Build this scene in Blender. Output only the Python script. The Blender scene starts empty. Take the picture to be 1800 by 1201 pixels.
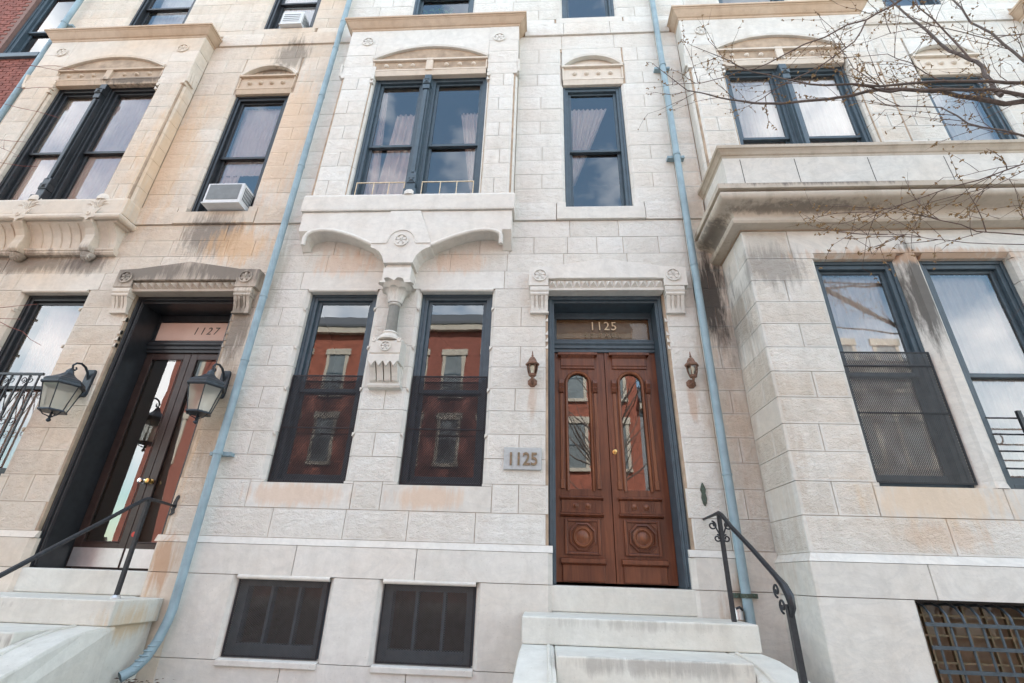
import bpy, bmesh, math, random
from mathutils import Vector, Matrix
R = math.radians
S = bpy.context.scene
rng = random.Random(7)

# ------------------------------------------------------------------ camera, sky, sun, exposure
CAM = Vector((0.0, -5.8, 1.5)); PIT, YAW, ROL, FPX = R(25.708), R(-3.887), R(1.896), 860.0
fw = Vector((math.sin(YAW)*math.cos(PIT), math.cos(YAW)*math.cos(PIT), math.sin(PIT)))
rt = Vector((math.cos(YAW), -math.sin(YAW), 0)); up = rt.cross(fw)
r2 = math.cos(ROL)*rt + math.sin(ROL)*up; u2 = -math.sin(ROL)*rt + math.cos(ROL)*up
cd = bpy.data.cameras.new('camera'); cam = bpy.data.objects.new('camera', cd); S.collection.objects.link(cam)
cam.matrix_world = Matrix(((r2.x, u2.x, -fw.x, CAM.x), (r2.y, u2.y, -fw.y, CAM.y), (r2.z, u2.z, -fw.z, CAM.z), (0, 0, 0, 1)))
cd.sensor_width = 36; cd.lens = 36*FPX/1800; cd.clip_end = 500; cd.clip_start = .05
S.camera = cam

def pix(px, py, Y):                     # a photo pixel and the depth Y of what it shows -> a point
    d = r2*(px-900) + u2*(600.5-py) + fw*FPX
    return CAM + d*((Y-CAM.y)/d.y)

SUN_EL, SUN_AZ = R(47), R(22)           # azimuth clockwise from +Y: the sun stands behind the terrace, its street front lies in open shade
w = bpy.data.worlds.new('World'); S.world = w; w.use_nodes = True
nt = w.node_tree; N = nt.nodes; N.clear(); L = nt.links
out = N.new('ShaderNodeOutputWorld'); bg = N.new('ShaderNodeBackground')
sky = N.new('ShaderNodeTexSky'); sky.sky_type = 'NISHITA'; sky.sun_disc = False
sky.sun_elevation = SUN_EL; sky.sun_rotation = SUN_AZ; sky.air_density = 1.0; sky.dust_density = 1.2; sky.ozone_density = .25
tc = N.new('ShaderNodeTexCoord'); mp = N.new('ShaderNodeMapping'); mp.inputs['Scale'].default_value = (1, 1, 1.6)
cn = N.new('ShaderNodeTexNoise'); cn.inputs['Scale'].default_value = 2.1; cn.inputs['Detail'].default_value = 8; cn.inputs['Roughness'].default_value = .58
cr = N.new('ShaderNodeValToRGB'); cr.color_ramp.elements[0].position = .47; cr.color_ramp.elements[1].position = .66
mx = N.new('ShaderNodeMix'); mx.data_type = 'RGBA'; mx.inputs['B'].default_value = (8.5, 8.5, 8.5, 1)
L.new(tc.outputs['Generated'], mp.inputs['Vector']); L.new(mp.outputs[0], cn.inputs['Vector']); L.new(cn.outputs['Fac'], cr.inputs[0])
tn = N.new('ShaderNodeMix'); tn.data_type = 'RGBA'; tn.blend_type = 'MULTIPLY'; tn.inputs['Factor'].default_value = 1; tn.inputs['B'].default_value = (1, 1.11, 1.0, 1)
L.new(sky.outputs[0], tn.inputs['A'])
L.new(cr.outputs[0], mx.inputs['Factor']); L.new(tn.outputs['Result'], mx.inputs['A']); L.new(mx.outputs['Result'], bg.inputs['Color'])
bg.inputs['Strength'].default_value = .15
L.new(bg.outputs[0], out.inputs[0])
sd = bpy.data.lights.new('sun', 'SUN'); sd.energy = 4.0; sd.angle = R(.55); sd.color = (1, .965, .91)
sun = bpy.data.objects.new('sun', sd); S.collection.objects.link(sun)
sv = Vector((math.sin(SUN_AZ)*math.cos(SUN_EL), math.cos(SUN_AZ)*math.cos(SUN_EL), math.sin(SUN_EL)))
sun.rotation_euler = sv.to_track_quat('Z', 'Y').to_euler(); sun.location = sv*60
S.view_settings.view_transform = 'Standard'; S.view_settings.look = 'None'; S.view_settings.gamma = 1
S.view_settings.use_curve_mapping = False; S.view_settings.exposure = 2.1
S.render.engine = 'CYCLES'; S.cycles.max_bounces = 8; S.cycles.transparent_max_bounces = 24
S.render.resolution_x = 1024; S.render.resolution_y = 683

# ------------------------------------------------------------------ materials
def mat(name):
    m = bpy.data.materials.new(name); m.use_nodes = True
    t = m.node_tree; b = t.nodes['Principled BSDF']
    return m, t, b
def node(t, k, **kw):
    n = t.nodes.new(k)
    for a, v in kw.items():
        if a[0] == '_': setattr(n, a[1:], v)
        else: n.inputs[a.replace('__', ' ')].default_value = v
    return n
def mixc(t, fac, a, b, mode='MIX'):
    n = t.nodes.new('ShaderNodeMix'); n.data_type = 'RGBA'; n.blend_type = mode
    for s, v in (('Factor', fac), ('A', a), ('B', b)):
        if hasattr(v, 'links') or hasattr(v, 'is_linked'): t.links.new(v, n.inputs[s])
        else: n.inputs[s].default_value = v if not isinstance(v, tuple) else (*v[:3], 1)
    return n.outputs['Result']
def ramp(t, src, p0, p1, c0=(0, 0, 0), c1=(1, 1, 1)):
    n = t.nodes.new('ShaderNodeValToRGB'); e = n.color_ramp.elements
    e[0].position, e[1].position = p0, p1; e[0].color = (*c0, 1); e[1].color = (*c1, 1)
    t.links.new(src, n.inputs[0]); return n.outputs[0]
def mapped(t, sc, loc=(0, 0, 0)):
    g = t.nodes.new('ShaderNodeNewGeometry'); m = t.nodes.new('ShaderNodeMapping')
    m.inputs['Scale'].default_value = sc; m.inputs['Location'].default_value = loc
    t.links.new(g.outputs['Position'], m.inputs['Vector']); return m.outputs[0]
def noise(t, sc, scale=1, detail=4, rough=.55, dist=0, loc=(0, 0, 0)):
    n = node(t, 'ShaderNodeTexNoise', Scale=scale, Detail=detail, Roughness=rough, Distortion=dist)
    t.links.new(mapped(t, sc, loc), n.inputs['Vector']); return n.outputs['Fac']
def stain_mask(t, c, r, seed=0, hard=.5):
    """an irregular patch of grime around the point c (world), radii r"""
    g = t.nodes.new('ShaderNodeNewGeometry')
    s = node(t, 'ShaderNodeVectorMath', _operation='SUBTRACT'); t.links.new(g.outputs['Position'], s.inputs[0]); s.inputs[1].default_value = c
    d = node(t, 'ShaderNodeVectorMath', _operation='DIVIDE'); t.links.new(s.outputs[0], d.inputs[0]); d.inputs[1].default_value = r
    l = node(t, 'ShaderNodeVectorMath', _operation='LENGTH'); t.links.new(d.outputs[0], l.inputs[0])
    nz = noise(t, (12, 12, 1.7), 1, 6, .7, .3, (seed, seed*2, 0))
    a = node(t, 'ShaderNodeMath', _operation='MULTIPLY_ADD'); t.links.new(nz, a.inputs[0]); a.inputs[1].default_value = 2.2; a.inputs[2].default_value = -1.1
    b = node(t, 'ShaderNodeMath', _operation='ADD'); t.links.new(l.outputs['Value'], b.inputs[0]); t.links.new(a.outputs[0], b.inputs[1])
    return ramp(t, b.outputs[0], hard, 1.05, (1, 1, 1), (0, 0, 0))
def stone_mat(name, c0, c1, warm, rough, warmth=.5, dirt=.25, stains=(), vein=.0):
    m, t, b = mat(name); l = t.links
    oi = t.nodes.new('ShaderNodeObjectInfo')
    col = mixc(t, oi.outputs['Random'], c0, c1)
    n1 = noise(t, (.55, .55, .8), 1, 5, .6)
    wf = node(t, 'ShaderNodeMath', _operation='MULTIPLY'); l.new(ramp(t, n1, .42, .72), wf.inputs[0]); wf.inputs[1].default_value = warmth
    col = mixc(t, wf.outputs[0], col, warm)
    n2 = noise(t, (5, 5, 1.1), 1, 5, .62)
    df = node(t, 'ShaderNodeMath', _operation='MULTIPLY'); l.new(ramp(t, n2, .5, .8), df.inputs[0]); df.inputs[1].default_value = dirt
    col = mixc(t, df.outputs[0], col, (c0[0]*.55, c0[1]*.52, c0[2]*.48))
    n2b = noise(t, (1, 1, 1), 9, 6, .7)
    col = mixc(t, ramp(t, n2b, .3, .75), mixc(t, 1.0, col, (.90, .895, .885), 'MULTIPLY'), mixc(t, 1.0, col, (1.05, 1.05, 1.05), 'MULTIPLY'))
    n4 = noise(t, (1, 1, 1), 60, 2, .5)
    col = mixc(t, ramp(t, n4, .68, .78), col, mixc(t, 1.0, col, (.72, .7, .67), 'MULTIPLY'))
    if vein:
        nv = noise(t, (.9, .9, 1.6), 1.6, 7, .62, 2.2)
        sub = node(t, 'ShaderNodeMath', _operation='SUBTRACT'); l.new(nv, sub.inputs[0]); sub.inputs[1].default_value = .5
        ab = node(t, 'ShaderNodeMath', _operation='ABSOLUTE'); l.new(sub.outputs[0], ab.inputs[0])
        vf = node(t, 'ShaderNodeMath', _operation='MULTIPLY'); l.new(ramp(t, ab.outputs[0], .0, .07, (1, 1, 1), (0, 0, 0)), vf.inputs[0]); vf.inputs[1].default_value = vein
        col = mixc(t, vf.outputs[0], col, (c0[0]*.62, c0[1]*.64, c0[2]*.68))
    for k, (c, r, sc, amt) in enumerate(stains):
        sm = node(t, 'ShaderNodeMath', _operation='MULTIPLY'); l.new(stain_mask(t, c, r, k+1), sm.inputs[0]); sm.inputs[1].default_value = amt
        col = mixc(t, sm.outputs[0], col, sc)
    l.new(col, b.inputs['Base Color']); b.inputs['Roughness'].default_value = .72; b.inputs['Specular IOR Level'].default_value = .3
    bp = node(t, 'ShaderNodeBump', Strength=.75 if rough else .2, Distance=.029 if rough else .012)
    if rough:
        h1 = noise(t, (28, 28, 46), 1, 3, .55, 1.8); h2 = noise(t, (10, 10, 16), 1, 3, .5, .5)
        a = node(t, 'ShaderNodeMath', _operation='MULTIPLY_ADD'); l.new(h1, a.inputs[0]); a.inputs[1].default_value = .75; l.new(h2, a.inputs[2])
        l.new(a.outputs[0], bp.inputs['Height'])
    else:
        l.new(noise(t, (1, 1, 1), 26, 6, .65), bp.inputs['Height'])
    l.new(bp.outputs[0], b.inputs['Normal'])
    return m
def simple(name, col, rough=.5, metal=0, var=.12, bump=.15, scale=14, spec=.5, wear=None, wearpos=.66):
    m, t, b = mat(name)
    n = noise(t, (1, 1, 1), scale, 5, .62)
    c = mixc(t, ramp(t, n, .3, .7), tuple(v*(1-var) for v in col), tuple(min(1, v*(1+var)) for v in col))
    if wear:
        c = mixc(t, ramp(t, noise(t, (1, 1, .6), scale*1.7, 6, .7, .4), wearpos, wearpos+.06), c, wear)
    t.links.new(c, b.inputs['Base Color']); b.inputs['Roughness'].default_value = rough; b.inputs['Metallic'].default_value = metal
    b.inputs['Specular IOR Level'].default_value = spec
    bp = node(t, 'ShaderNodeBump', Strength=bump, Distance=.01); t.links.new(n, bp.inputs['Height']); t.links.new(bp.outputs[0], b.inputs['Normal'])
    return m
def glass_mat(name, tint=(1, 1, 1), ior=1.75, wav=.02):
    m, t, b = mat(name); t.nodes.remove(b)
    tr = node(t, 'ShaderNodeBsdfTransparent', Color=(*tint, 1)); gl = node(t, 'ShaderNodeBsdfGlossy', Roughness=.0); gl.inputs['Color'].default_value = (1, 1, 1, 1)
    fr = node(t, 'ShaderNodeFresnel', IOR=ior)
    bp = node(t, 'ShaderNodeBump', Strength=wav, Distance=.05); t.links.new(noise(t, (1, 1, .6), 2.2, 2, .5), bp.inputs['Height'])
    t.links.new(bp.outputs[0], gl.inputs['Normal']); t.links.new(bp.outputs[0], fr.inputs['Normal'])
    ms = t.nodes.new('ShaderNodeMixShader'); t.links.new(fr.outputs[0], ms.inputs[0]); t.links.new(tr.outputs[0], ms.inputs[1]); t.links.new(gl.outputs[0], ms.inputs[2])
    t.links.new(ms.outputs[0], t.nodes['Material Output'].inputs['Surface'])
    return m
def wood_mat(name, a, b_, rough=.38):
    m, t, b = mat(name)
    g = noise(t, (26, 26, 1.6), 1, 6, .6, .8); f = noise(t, (1.1, 1.1, .8), 1.4, 4, .6)
    c = mixc(t, ramp(t, g, .3, .72), a, b_)
    c = mixc(t, ramp(t, f, .45, .75), c, mixc(t, 1.0, c, (.55, .5, .5), 'MULTIPLY'))
    t.links.new(c, b.inputs['Base Color']); b.inputs['Roughness'].default_value = rough
    bp = node(t, 'ShaderNodeBump', Strength=.2, Distance=.005); t.links.new(g, bp.inputs['Height']); t.links.new(bp.outputs[0], b.inputs['Normal'])
    return m

SOOT = (.035, .032, .03); BROWN = (.20, .13, .08); RUST = (.42, .2, .08)
M = {}
st_c = [((-4.0, 0, 5.3), (.35, .5, .9), (.36, .30, .22), .45), ((2.28, 0, 5.0), (.22, .3, .75), (.09, .075, .06), .9),
        ((2.25, 0, 3.6), (.35, .4, 1.3), (.5, .38, .26), .55), ((-2.9, 0, 2.3), (.7, .3, .16), (.62, .42, .28), .5), ((-1.3, 0, 2.3), (.5, .3, .16), (.62, .42, .28), .55),
        ((-2.9, 0, 5.55), (.55, .3, .25), (.66, .47, .34), .6), ((-1.2, 0, 5.55), (.5, .3, .22), (.66, .47, .34), .55), ((2.05, 0, 1.25), (.25, .4, .35), (.4, .25, .14), .5),
        ((1.845, 0, 3.45), (.07, .3, .3), RUST, .45), ((-.118, 0, 3.45), (.07, .3, .3), RUST, .35)]
M['c_rough'] = stone_mat('white_marble_rough', (.68, .655, .60), (.75, .735, .69), (.67, .58, .49), True, .55, .26, st_c)
M['c_smooth'] = stone_mat('white_marble_smooth', (.645, .625, .575), (.70, .685, .64), (.67, .58, .49), False, .5, .24, st_c, .16)
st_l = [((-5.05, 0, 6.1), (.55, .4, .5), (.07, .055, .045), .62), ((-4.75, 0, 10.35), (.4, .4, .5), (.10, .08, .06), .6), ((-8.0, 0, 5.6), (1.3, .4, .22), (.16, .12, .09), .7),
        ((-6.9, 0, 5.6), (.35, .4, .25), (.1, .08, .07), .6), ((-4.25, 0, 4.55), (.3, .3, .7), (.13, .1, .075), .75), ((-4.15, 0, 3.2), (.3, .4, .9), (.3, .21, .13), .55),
        ((-4.2, -.09, 1.55), (.18, .3, .35), RUST, .6), ((-4.3, -.4, 1.05), (.25, .5, .25), (.55, .36, .18), .5), ((-4.6, 0, 5.9), (.6, .4, .4), (.66, .4, .2), .6), ((-4.5, 0, 2.6), (.3, .4, 1.0), (.6, .38, .2), .45), ((-6.3, 0, 7.6), (.5, .5, 1.6), (.66, .44, .25), .5), ((-4.4, 0, 8.2), (.5, .5, 1.8), (.68, .45, .27), .45),
        ((-7.55, -.3, 9.5), (.5, .4, .1), SOOT, .7)]
M['l_rough'] = stone_mat('tan_marble_rough', (.61, .53, .44), (.71, .64, .555), (.68, .49, .325), True, .6, .32, st_l)
M['l_smooth'] = stone_mat('tan_marble_smooth', (.60, .53, .445), (.68, .62, .54), (.65, .47, .31), False, .55, .3, st_l, .1)
st_r = [((2.25, 0, 5.0), (.28, .4, .8), SOOT, .9), ((2.4, -.3, 4.4), (.2, .5, .6), (.12, .1, .08), .5), ((2.75, -.75, 4.95), (.45, .2, .35), (.16, .145, .13), .55),
        ((4.35, -.7, 4.6), (.2, .3, .8), (.05, .045, .04), .85), ((3.75, -.75, 2.27), (.75, .2, .25), (.66, .48, .3), .5), ((3.7, -.75, 1.95), (.5, .2, .14), (.6, .42, .28), .45),
        ((4.5, -.8, 5.1), (1.6, .3, .12), (.5, .32, .2), .7), ((2.4, -.4, 3.0), (.3, .6, 1.6), (.45, .35, .26), .4)]
M['r_rough'] = stone_mat('grey_marble_rough', (.61, .575, .515), (.74, .71, .655), (.66, .52, .39), True, .65, .34, st_r)
M['r_smooth'] = stone_mat('grey_marble_smooth', (.63, .61, .56), (.685, .67, .625), (.64, .54, .44), False, .5, .3, st_r, .22)
M['r_cornice'] = stone_mat('weathered_cornice_stone', (.44, .385, .315), (.52, .46, .385), (.36, .28, .19), False, .75, .6, [((3.2, -1.0, 5.7), (1.2, .3, .06), SOOT, .5), ((3.4, -1.0, 6.02), (1.4, .3, .1), (.1, .09, .085), .75), ((2.3, -.4, 5.7), (.3, .4, .2), SOOT, .6)])
M['carved_c'] = stone_mat('warm_shade_carved_stone', (.63, .565, .485), (.66, .60, .52), (.58, .45, .33), False, .5, .3)  # warm bounced light in the shaded carving, painted into the stone colour
M['carved_l'] = stone_mat('dark_warm_shade_carved_stone', (.52, .41, .31), (.56, .45, .34), (.45, .31, .2), False, .6, .5, [((-7.4, -.25, 9.45), (.8, .3, .12), SOOT, .7), ((-5.1, 0, 10.0), (.4, .3, .15), SOOT, .6)])  # same painted warm shade for the tan house, with soot patches over it
M['hood_l'] = stone_mat('soot_darkened_stone', (.46, .39, .32), (.50, .43, .355), (.38, .31, .245), False, .7, .5, [((-5.75, -.15, 5.36), (.8, .3, .26), (.13, .11, .09), .8), ((-4.5, -.15, 5.36), (.7, .3, .26), (.13, .11, .09), .8)])
M['cornice_c'] = stone_mat('stained_cornice_stone', (.5, .385, .285), (.56, .44, .33), (.42, .28, .17), False, .6, .35)
M['step'] = stone_mat('step_marble', (.595, .59, .54), (.655, .655, .605), (.58, .49, .39), False, .4, .3,
    [((.9, -.76, 1.15), (1.0, .06, .07), (.3, .28, .25), .5), ((.9, -1.34, .92), (.9, .06, .09), (.25, .23, .21), .55), ((-5.4, -.78, 1.12), (.9, .06, .05), (.2, .18, .16), .7), ((-5.0, -1.34, .9), (.8, .06, .08), (.12, .1, .09), .8), ((-4.15, -.4, 1.0), (.2, .4, .2), (.55, .38, .2), .6)], .12)
M['shaft'] = stone_mat('grey_green_marble', (.22, .22, .20), (.26, .255, .23), (.40, .36, .30), False, .5, .5, (), .3)
M['mortar'] = simple('mortar', (.37, .28, .2), .9, 0, .3, .3, 6)
M['slate_paint'] = simple('slate_blue_paint', (.052, .078, .098), .42, 0, .18, .12, 9, .5, (.12, .135, .14), .7)
M['black_paint'] = simple('black_paint', (.016, .018, .021), .38, 0, .3, .2, 11, .5, (.16, .15, .13), .76)
M['brown_paint'] = simple('dark_brown_paint', (.035, .02, .017), .35, 0, .3, .15, 9, .5, (.35, .32, .3), .80)
M['white_paint'] = simple('white_paint', (.6, .59, .56), .55, 0, .06, .05)
M['wood'] = wood_mat('varnished_wood', (.088, .024, .010), (.20, .064, .026))
M['wood2'] = wood_mat('varnished_wood_light', (.125, .04, .015), (.27, .095, .038))
M['pipe'] = simple('pale_blue_pipe_paint', (.245, .335, .375), .5, 0, .16, .12, 5, .4, (.34, .36, .34), .68)
M['iron'] = simple('wrought_iron', (.022, .024, .028), .45, .2, .35, .3, 30, .5, (.07, .045, .035), .72)
M['iron_blue'] = simple('blue_black_iron', (.05, .066, .082), .42, .3, .3, .25, 18, .5, (.07, .075, .08), .72)
M['lantern_iron'] = simple('dark_lantern_iron', (.028, .036, .045), .42, .3, .3, .25, 18, .5, (.07, .075, .08), .74)
M['mesh_wire'] = simple('mesh_wire', (.02, .021, .025), .5, .4, .3, .1)
M['mesh_wire_light'] = simple('mesh_wire_grey', (.075, .073, .072), .5, .4, .3, .1)
M['bronze'] = simple('rusted_bronze', (.19, .105, .07), .6, .3, .35, .35, 40, .4, (.30, .15, .09), .6)
M['verdigris'] = simple('verdigris_bronze', (.07, .085, .065), .6, .4, .4, .3, 50, .4, (.10, .2, .17), .55)
M['brass'] = simple('brass', (.62, .42, .16), .3, 1, .15, .05)
M['steel'] = simple('brushed_steel', (.62, .62, .63), .38, .85, .06, .05, 20)
M['chrome'] = simple('polished_metal', (.8, .8, .8), .12, 1, .03, .0)
M['zinc_plate'] = simple('grey_sign_plate', (.40, .42, .42), .5, .1, .12, .12, 22)
M['old_brass'] = simple('weathered_brass_numerals', (.2, .165, .105), .5, .5, .3, .2, 40, .4, (.32, .17, .12), .55)
M['gold_leaf'] = simple('gold_leaf', (.62, .50, .34), .5, .2, .12, .05)
M['dark_print'] = simple('dark_print', (.05, .045, .04), .6)
M['pink_panel'] = simple('pink_beige_panel', (.6, .43, .36), .6, 0, .06, .05, 4)
M['bronze_panel'] = simple('brown_gilt_panel', (.125, .075, .03), .35, 0, .25, .1, 5)
M['glass'] = glass_mat('window_glass', (.95, .96, .96), 2.15, .012)
M['glass_clear'] = glass_mat('clear_transom_glass', (.95, .93, .9), 1.35, .02)
M['glass_dark'] = glass_mat('door_glass', (.85, .84, .82), 2.3, .01)
M['lamp_glass'] = glass_mat('lantern_glass', (.95, .95, .9), 1.6, .0)
m_, t_, b_ = mat('frosted_lantern_glass'); t_.nodes.remove(b_)
f1 = node(t_, 'ShaderNodeBsdfTranslucent'); f1.inputs['Color'].default_value = (.8, .78, .7, 1); f2 = node(t_, 'ShaderNodeBsdfTransparent', Color=(.9, .9, .86, 1)); f3 = node(t_, 'ShaderNodeBsdfGlossy', Roughness=.06)
fm = node(t_, 'ShaderNodeMixShader', Fac=.55); t_.links.new(f1.outputs[0], fm.inputs[1]); t_.links.new(f2.outputs[0], fm.inputs[2]); fg = node(t_, 'ShaderNodeMixShader', Fac=.12); t_.links.new(fm.outputs[0], fg.inputs[1]); t_.links.new(f3.outputs[0], fg.inputs[2])
t_.links.new(fg.outputs[0], t_.nodes['Material Output'].inputs['Surface']); M['frost'] = m_
M['bulb'] = simple('white_bulb', (.8, .78, .7), .2, 0, .02, 0)
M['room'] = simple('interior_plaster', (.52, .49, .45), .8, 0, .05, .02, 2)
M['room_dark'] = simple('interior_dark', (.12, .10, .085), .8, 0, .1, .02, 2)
M['cloth'] = simple('curtain_cloth', (.9, .86, .82), .9, 0, .03, .04, 20)
M['blind'] = simple('blind_cloth', (.88, .88, .86), .8, 0, .04, .03, 6)
M['ac_metal'] = simple('white_sheet_metal', (.62, .63, .63), .5, 0, .06, .08, 12, .4, (.3, .26, .22), .74)
M['ac_grey'] = simple('grey_peeling_paint', (.17, .18, .18), .6, 0, .12, .1, 9, .4, (.75, .75, .75), .66)
M['bark'] = simple('grey_bark', (.115, .09, .078), .85, 0, .35, .5, 30)
M['twig'] = simple('twig_bark', (.10, .064, .05), .8, 0, .3, .3, 30)
M['red_twig'] = simple('red_twig_bark', (.21, .07, .055), .7, 0, .3, .3, 30)
M['bud'] = simple('brown_buds', (.25, .155, .065), .8, 0, .4, .2, 30)
M['leaf'] = simple('green_leaf', (.07, .19, .05), .5, 0, .35, .1, 20)
M['brick'] = simple('red_brick', (.22, .072, .052), .85, 0, .35, .4, 6)
M['brick2'] = simple('orange_red_brick', (.26, .08, .05), .85, 0, .3, .3, 3)
M['joint'] = simple('brick_mortar', (.2, .12, .1), .9)
M['grey_brick'] = simple('grey_painted_brick', (.2, .2, .21), .85, 0, .2, .3, 3)
M['far_pane'] = simple('dim_window_pane', (.16, .18, .19), .2, 0, .2, .05, 2)
M['roof_slate'] = simple('dark_slate', (.07, .075, .085), .6)
M['trim_stone'] = simple('pale_window_trim', (.42, .37, .31), .7)
M['asphalt'] = simple('asphalt', (.05, .05, .052), .9, 0, .2, .5, 60)
M['concrete'] = simple('concrete', (.33, .315, .29), .9, 0, .12, .3, 8)
M['debris'] = simple('dead_leaves', (.12, .07, .045), .9, 0, .4, .3, 40)
M['green_red'] = simple('red_warning_sticker', (.6, .06, .04), .5)

# ------------------------------------------------------------------ mesh helpers
OX = 0.0
ANCH = {}
class MB:
    def __init__(s): s.v = []; s.f = []; s.m = []
    def add(s, vs, fs, m=0):
        o = len(s.v); s.v += [tuple(v) for v in vs]; s.f += [tuple(i+o for i in f) for f in fs]; s.m += [m]*len(fs); return s
    def box(s, x0, x1, y0, y1, z0, z1, m=0):
        return s.add([(x0,y0,z0),(x1,y0,z0),(x1,y1,z0),(x0,y1,z0),(x0,y0,z1),(x1,y0,z1),(x1,y1,z1),(x0,y1,z1)],
                     [(0,1,5,4),(1,2,6,5),(2,3,7,6),(3,0,4,7),(4,5,6,7),(3,2,1,0)], m)
    def prism(s, poly, y0, y1, m=0):                       # polygon in XZ pushed from y0 (front) to y1
        n = len(poly)
        vs = [(x, y0, z) for x, z in poly] + [(x, y1, z) for x, z in poly]
        return s.add(vs, [tuple(range(n)), tuple(range(2*n-1, n-1, -1))] + [(i, i+n, (i+1) % n+n, (i+1) % n) for i in range(n)], m)
    def prism_x(s, poly, x0, x1, m=0):                     # polygon in YZ pushed along X
        n = len(poly)
        vs = [(x0, y, z) for y, z in poly] + [(x1, y, z) for y, z in poly]
        return s.add(vs, [tuple(range(n)), tuple(range(2*n-1, n-1, -1))] + [(i, i+n, (i+1) % n+n, (i+1) % n) for i in range(n)], m)
    def tube(s, pts, r, n=8, m=0, cap=True):
        P = [Vector(p) for p in pts]; rr = r if isinstance(r, (list, tuple)) else [r]*len(P)
        vs = []; ref = None
        for i, p in enumerate(P):
            d = (P[min(i+1, len(P)-1)] - P[max(i-1, 0)]).normalized()
            if ref is None: ref = Vector((0, 0, 1)) if abs(d.z) < .9 else Vector((1, 0, 0))
            a = d.cross(ref).normalized(); b = a.cross(d).normalized(); ref = b
            vs += [p + (a*math.cos(2*math.pi*k/n) + b*math.sin(2*math.pi*k/n))*rr[i] for k in range(n)]
        fs = [(i*n+k, i*n+(k+1) % n, (i+1)*n+(k+1) % n, (i+1)*n+k) for i in range(len(P)-1) for k in range(n)]
        if cap: fs += [tuple(range(n)), tuple(range((len(P)-1)*n, len(P)*n))]
        return s.add(vs, fs, m)
    def lathe(s, prof, c, n=16, axis='Z', m=0, a0=0, sq=1):  # prof = [(radius, height)]
        vs = []
        for r, h in prof:
            for k in range(n):
                a = a0 + 2*math.pi*k/n; u, w_ = r*math.cos(a), r*math.sin(a)*sq
                vs.append((c[0]+u, c[1]+w_, c[2]+h) if axis == 'Z' else (c[0]+u, c[1]+h, c[2]+w_))
        fs = [(i*n+k, i*n+(k+1) % n, (i+1)*n+(k+1) % n, (i+1)*n+k) for i in range(len(prof)-1) for k in range(n)]
        fs += [tuple(range(n)), tuple(range((len(prof)-1)*n, len(prof)*n))]
        return s.add(vs, fs, m)
    def sweep(s, path, prof, m=0, closed_prof=True):        # path in XZ; prof = [(normal offset, y)]
        n = len(prof); vs = []
        for i, p in enumerate(path):
            a, b = path[max(i-1, 0)], path[min(i+1, len(path)-1)]
            dx, dz = b[0]-a[0], b[1]-a[1]; l = math.hypot(dx, dz) or 1; nx, nz = -dz/l, dx/l
            vs += [(p[0]+nx*o, y, p[1]+nz*o) for o, y in prof]
        fs = [(i*n+k, i*n+(k+1) % n, (i+1)*n+(k+1) % n, (i+1)*n+k) for i in range(len(path)-1) for k in range(n)]
        fs += [tuple(range(n)), tuple(range((len(path)-1)*n, len(path)*n))]
        return s.add(vs, fs, m)
    def mould(s, prof, x0, x1, yf, yb=0.0, m=0, left=True, right=True):   # profile (out, z) run round three sides of a box
        vs = []; n = len(prof)
        for o, z in prof:
            vs += [(x0-(o if left else 0), yb if left else yf-o, z), (x0-(o if left else 0), yf-o, z), (x1+(o if right else 0), yf-o, z), (x1+(o if right else 0), yb if right else yf-o, z)]
        fs = [(i*4+k, i*4+k+1, (i+1)*4+k+1, (i+1)*4+k) for i in range(n-1) for k in range(3)]
        fs += [tuple(i*4 for i in range(n)), tuple(i*4+3 for i in range(n)), (0, 1, 2, 3), tuple((n-1)*4+k for k in (3, 2, 1, 0))]
        return s.add(vs, fs, m)
    def archpanel(s, xc, hw, zs, rise, ztop, y0, y1, x0=None, x1=None, n=16, m=0):   # slab with a segmental arch cut from its lower edge
        x0 = xc-hw if x0 is None else x0; x1 = xc+hw if x1 is None else x1
        pts = arc(xc, hw, zs, rise, n)
        if x0 < xc-hw-1e-6: s.box(x0, xc-hw, y0, y1, zs, ztop, m)
        if x1 > xc+hw+1e-6: s.box(xc+hw, x1, y0, y1, zs, ztop, m)
        for a, b in zip(pts[:-1], pts[1:]): s.prism([a, b, (b[0], ztop), (a[0], ztop)], y0, y1, m)
        return s
    def build(s, name, mats, parent=None, smooth=False, bevel=0, kind=None, ox=None, at=None):
        ox = OX if ox is None else ox
        V = [Vector((v[0]+ox, v[1], v[2])) for v in s.v]
        lo = [min(v[i] for v in V) for i in range(3)]; hi = [max(v[i] for v in V) for i in range(3)]
        A = Vector(((lo[0]+hi[0])/2, (lo[1]+hi[1])/2, lo[2])) if at is None else Vector(at)
        me = bpy.data.meshes.new(name); me.from_pydata([v-A for v in V], [], s.f)
        mats = mats if isinstance(mats, (list, tuple)) else [mats]
        for k in mats: me.materials.append(M[k])
        for p, i in zip(me.polygons, s.m): p.material_index = i
        bm = bmesh.new(); bm.from_mesh(me); bmesh.ops.recalc_face_normals(bm, faces=bm.faces[:]); bm.to_mesh(me); bm.free()
        if smooth:
            for p in me.polygons: p.use_smooth = True
            try: me.set_sharp_from_angle(angle=R(40))
            except Exception: pass
        o = bpy.data.objects.new(name, me); S.collection.objects.link(o)
        if parent is not None: o.parent = parent; o.location = A - ANCH[parent.name]
        else: o.location = A
        ANCH[o.name] = A
        if bevel:
            md = o.modifiers.new('bevel', 'BEVEL'); md.width = bevel; md.segments = 2; md.limit_method = 'ANGLE'; md.angle_limit = R(35)
        if kind: o['kind'] = kind
        return o
def arc(xc, hw, zs, rise, n=16):
    r = (hw*hw + rise*rise)/(2*rise); a = math.asin(min(1, hw/r)); a = a if rise <= hw else math.pi-a
    return [(xc + r*math.sin(-a+2*a*i/n), zs + rise - r + r*math.cos(-a+2*a*i/n)) for i in range(n+1)]
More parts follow.
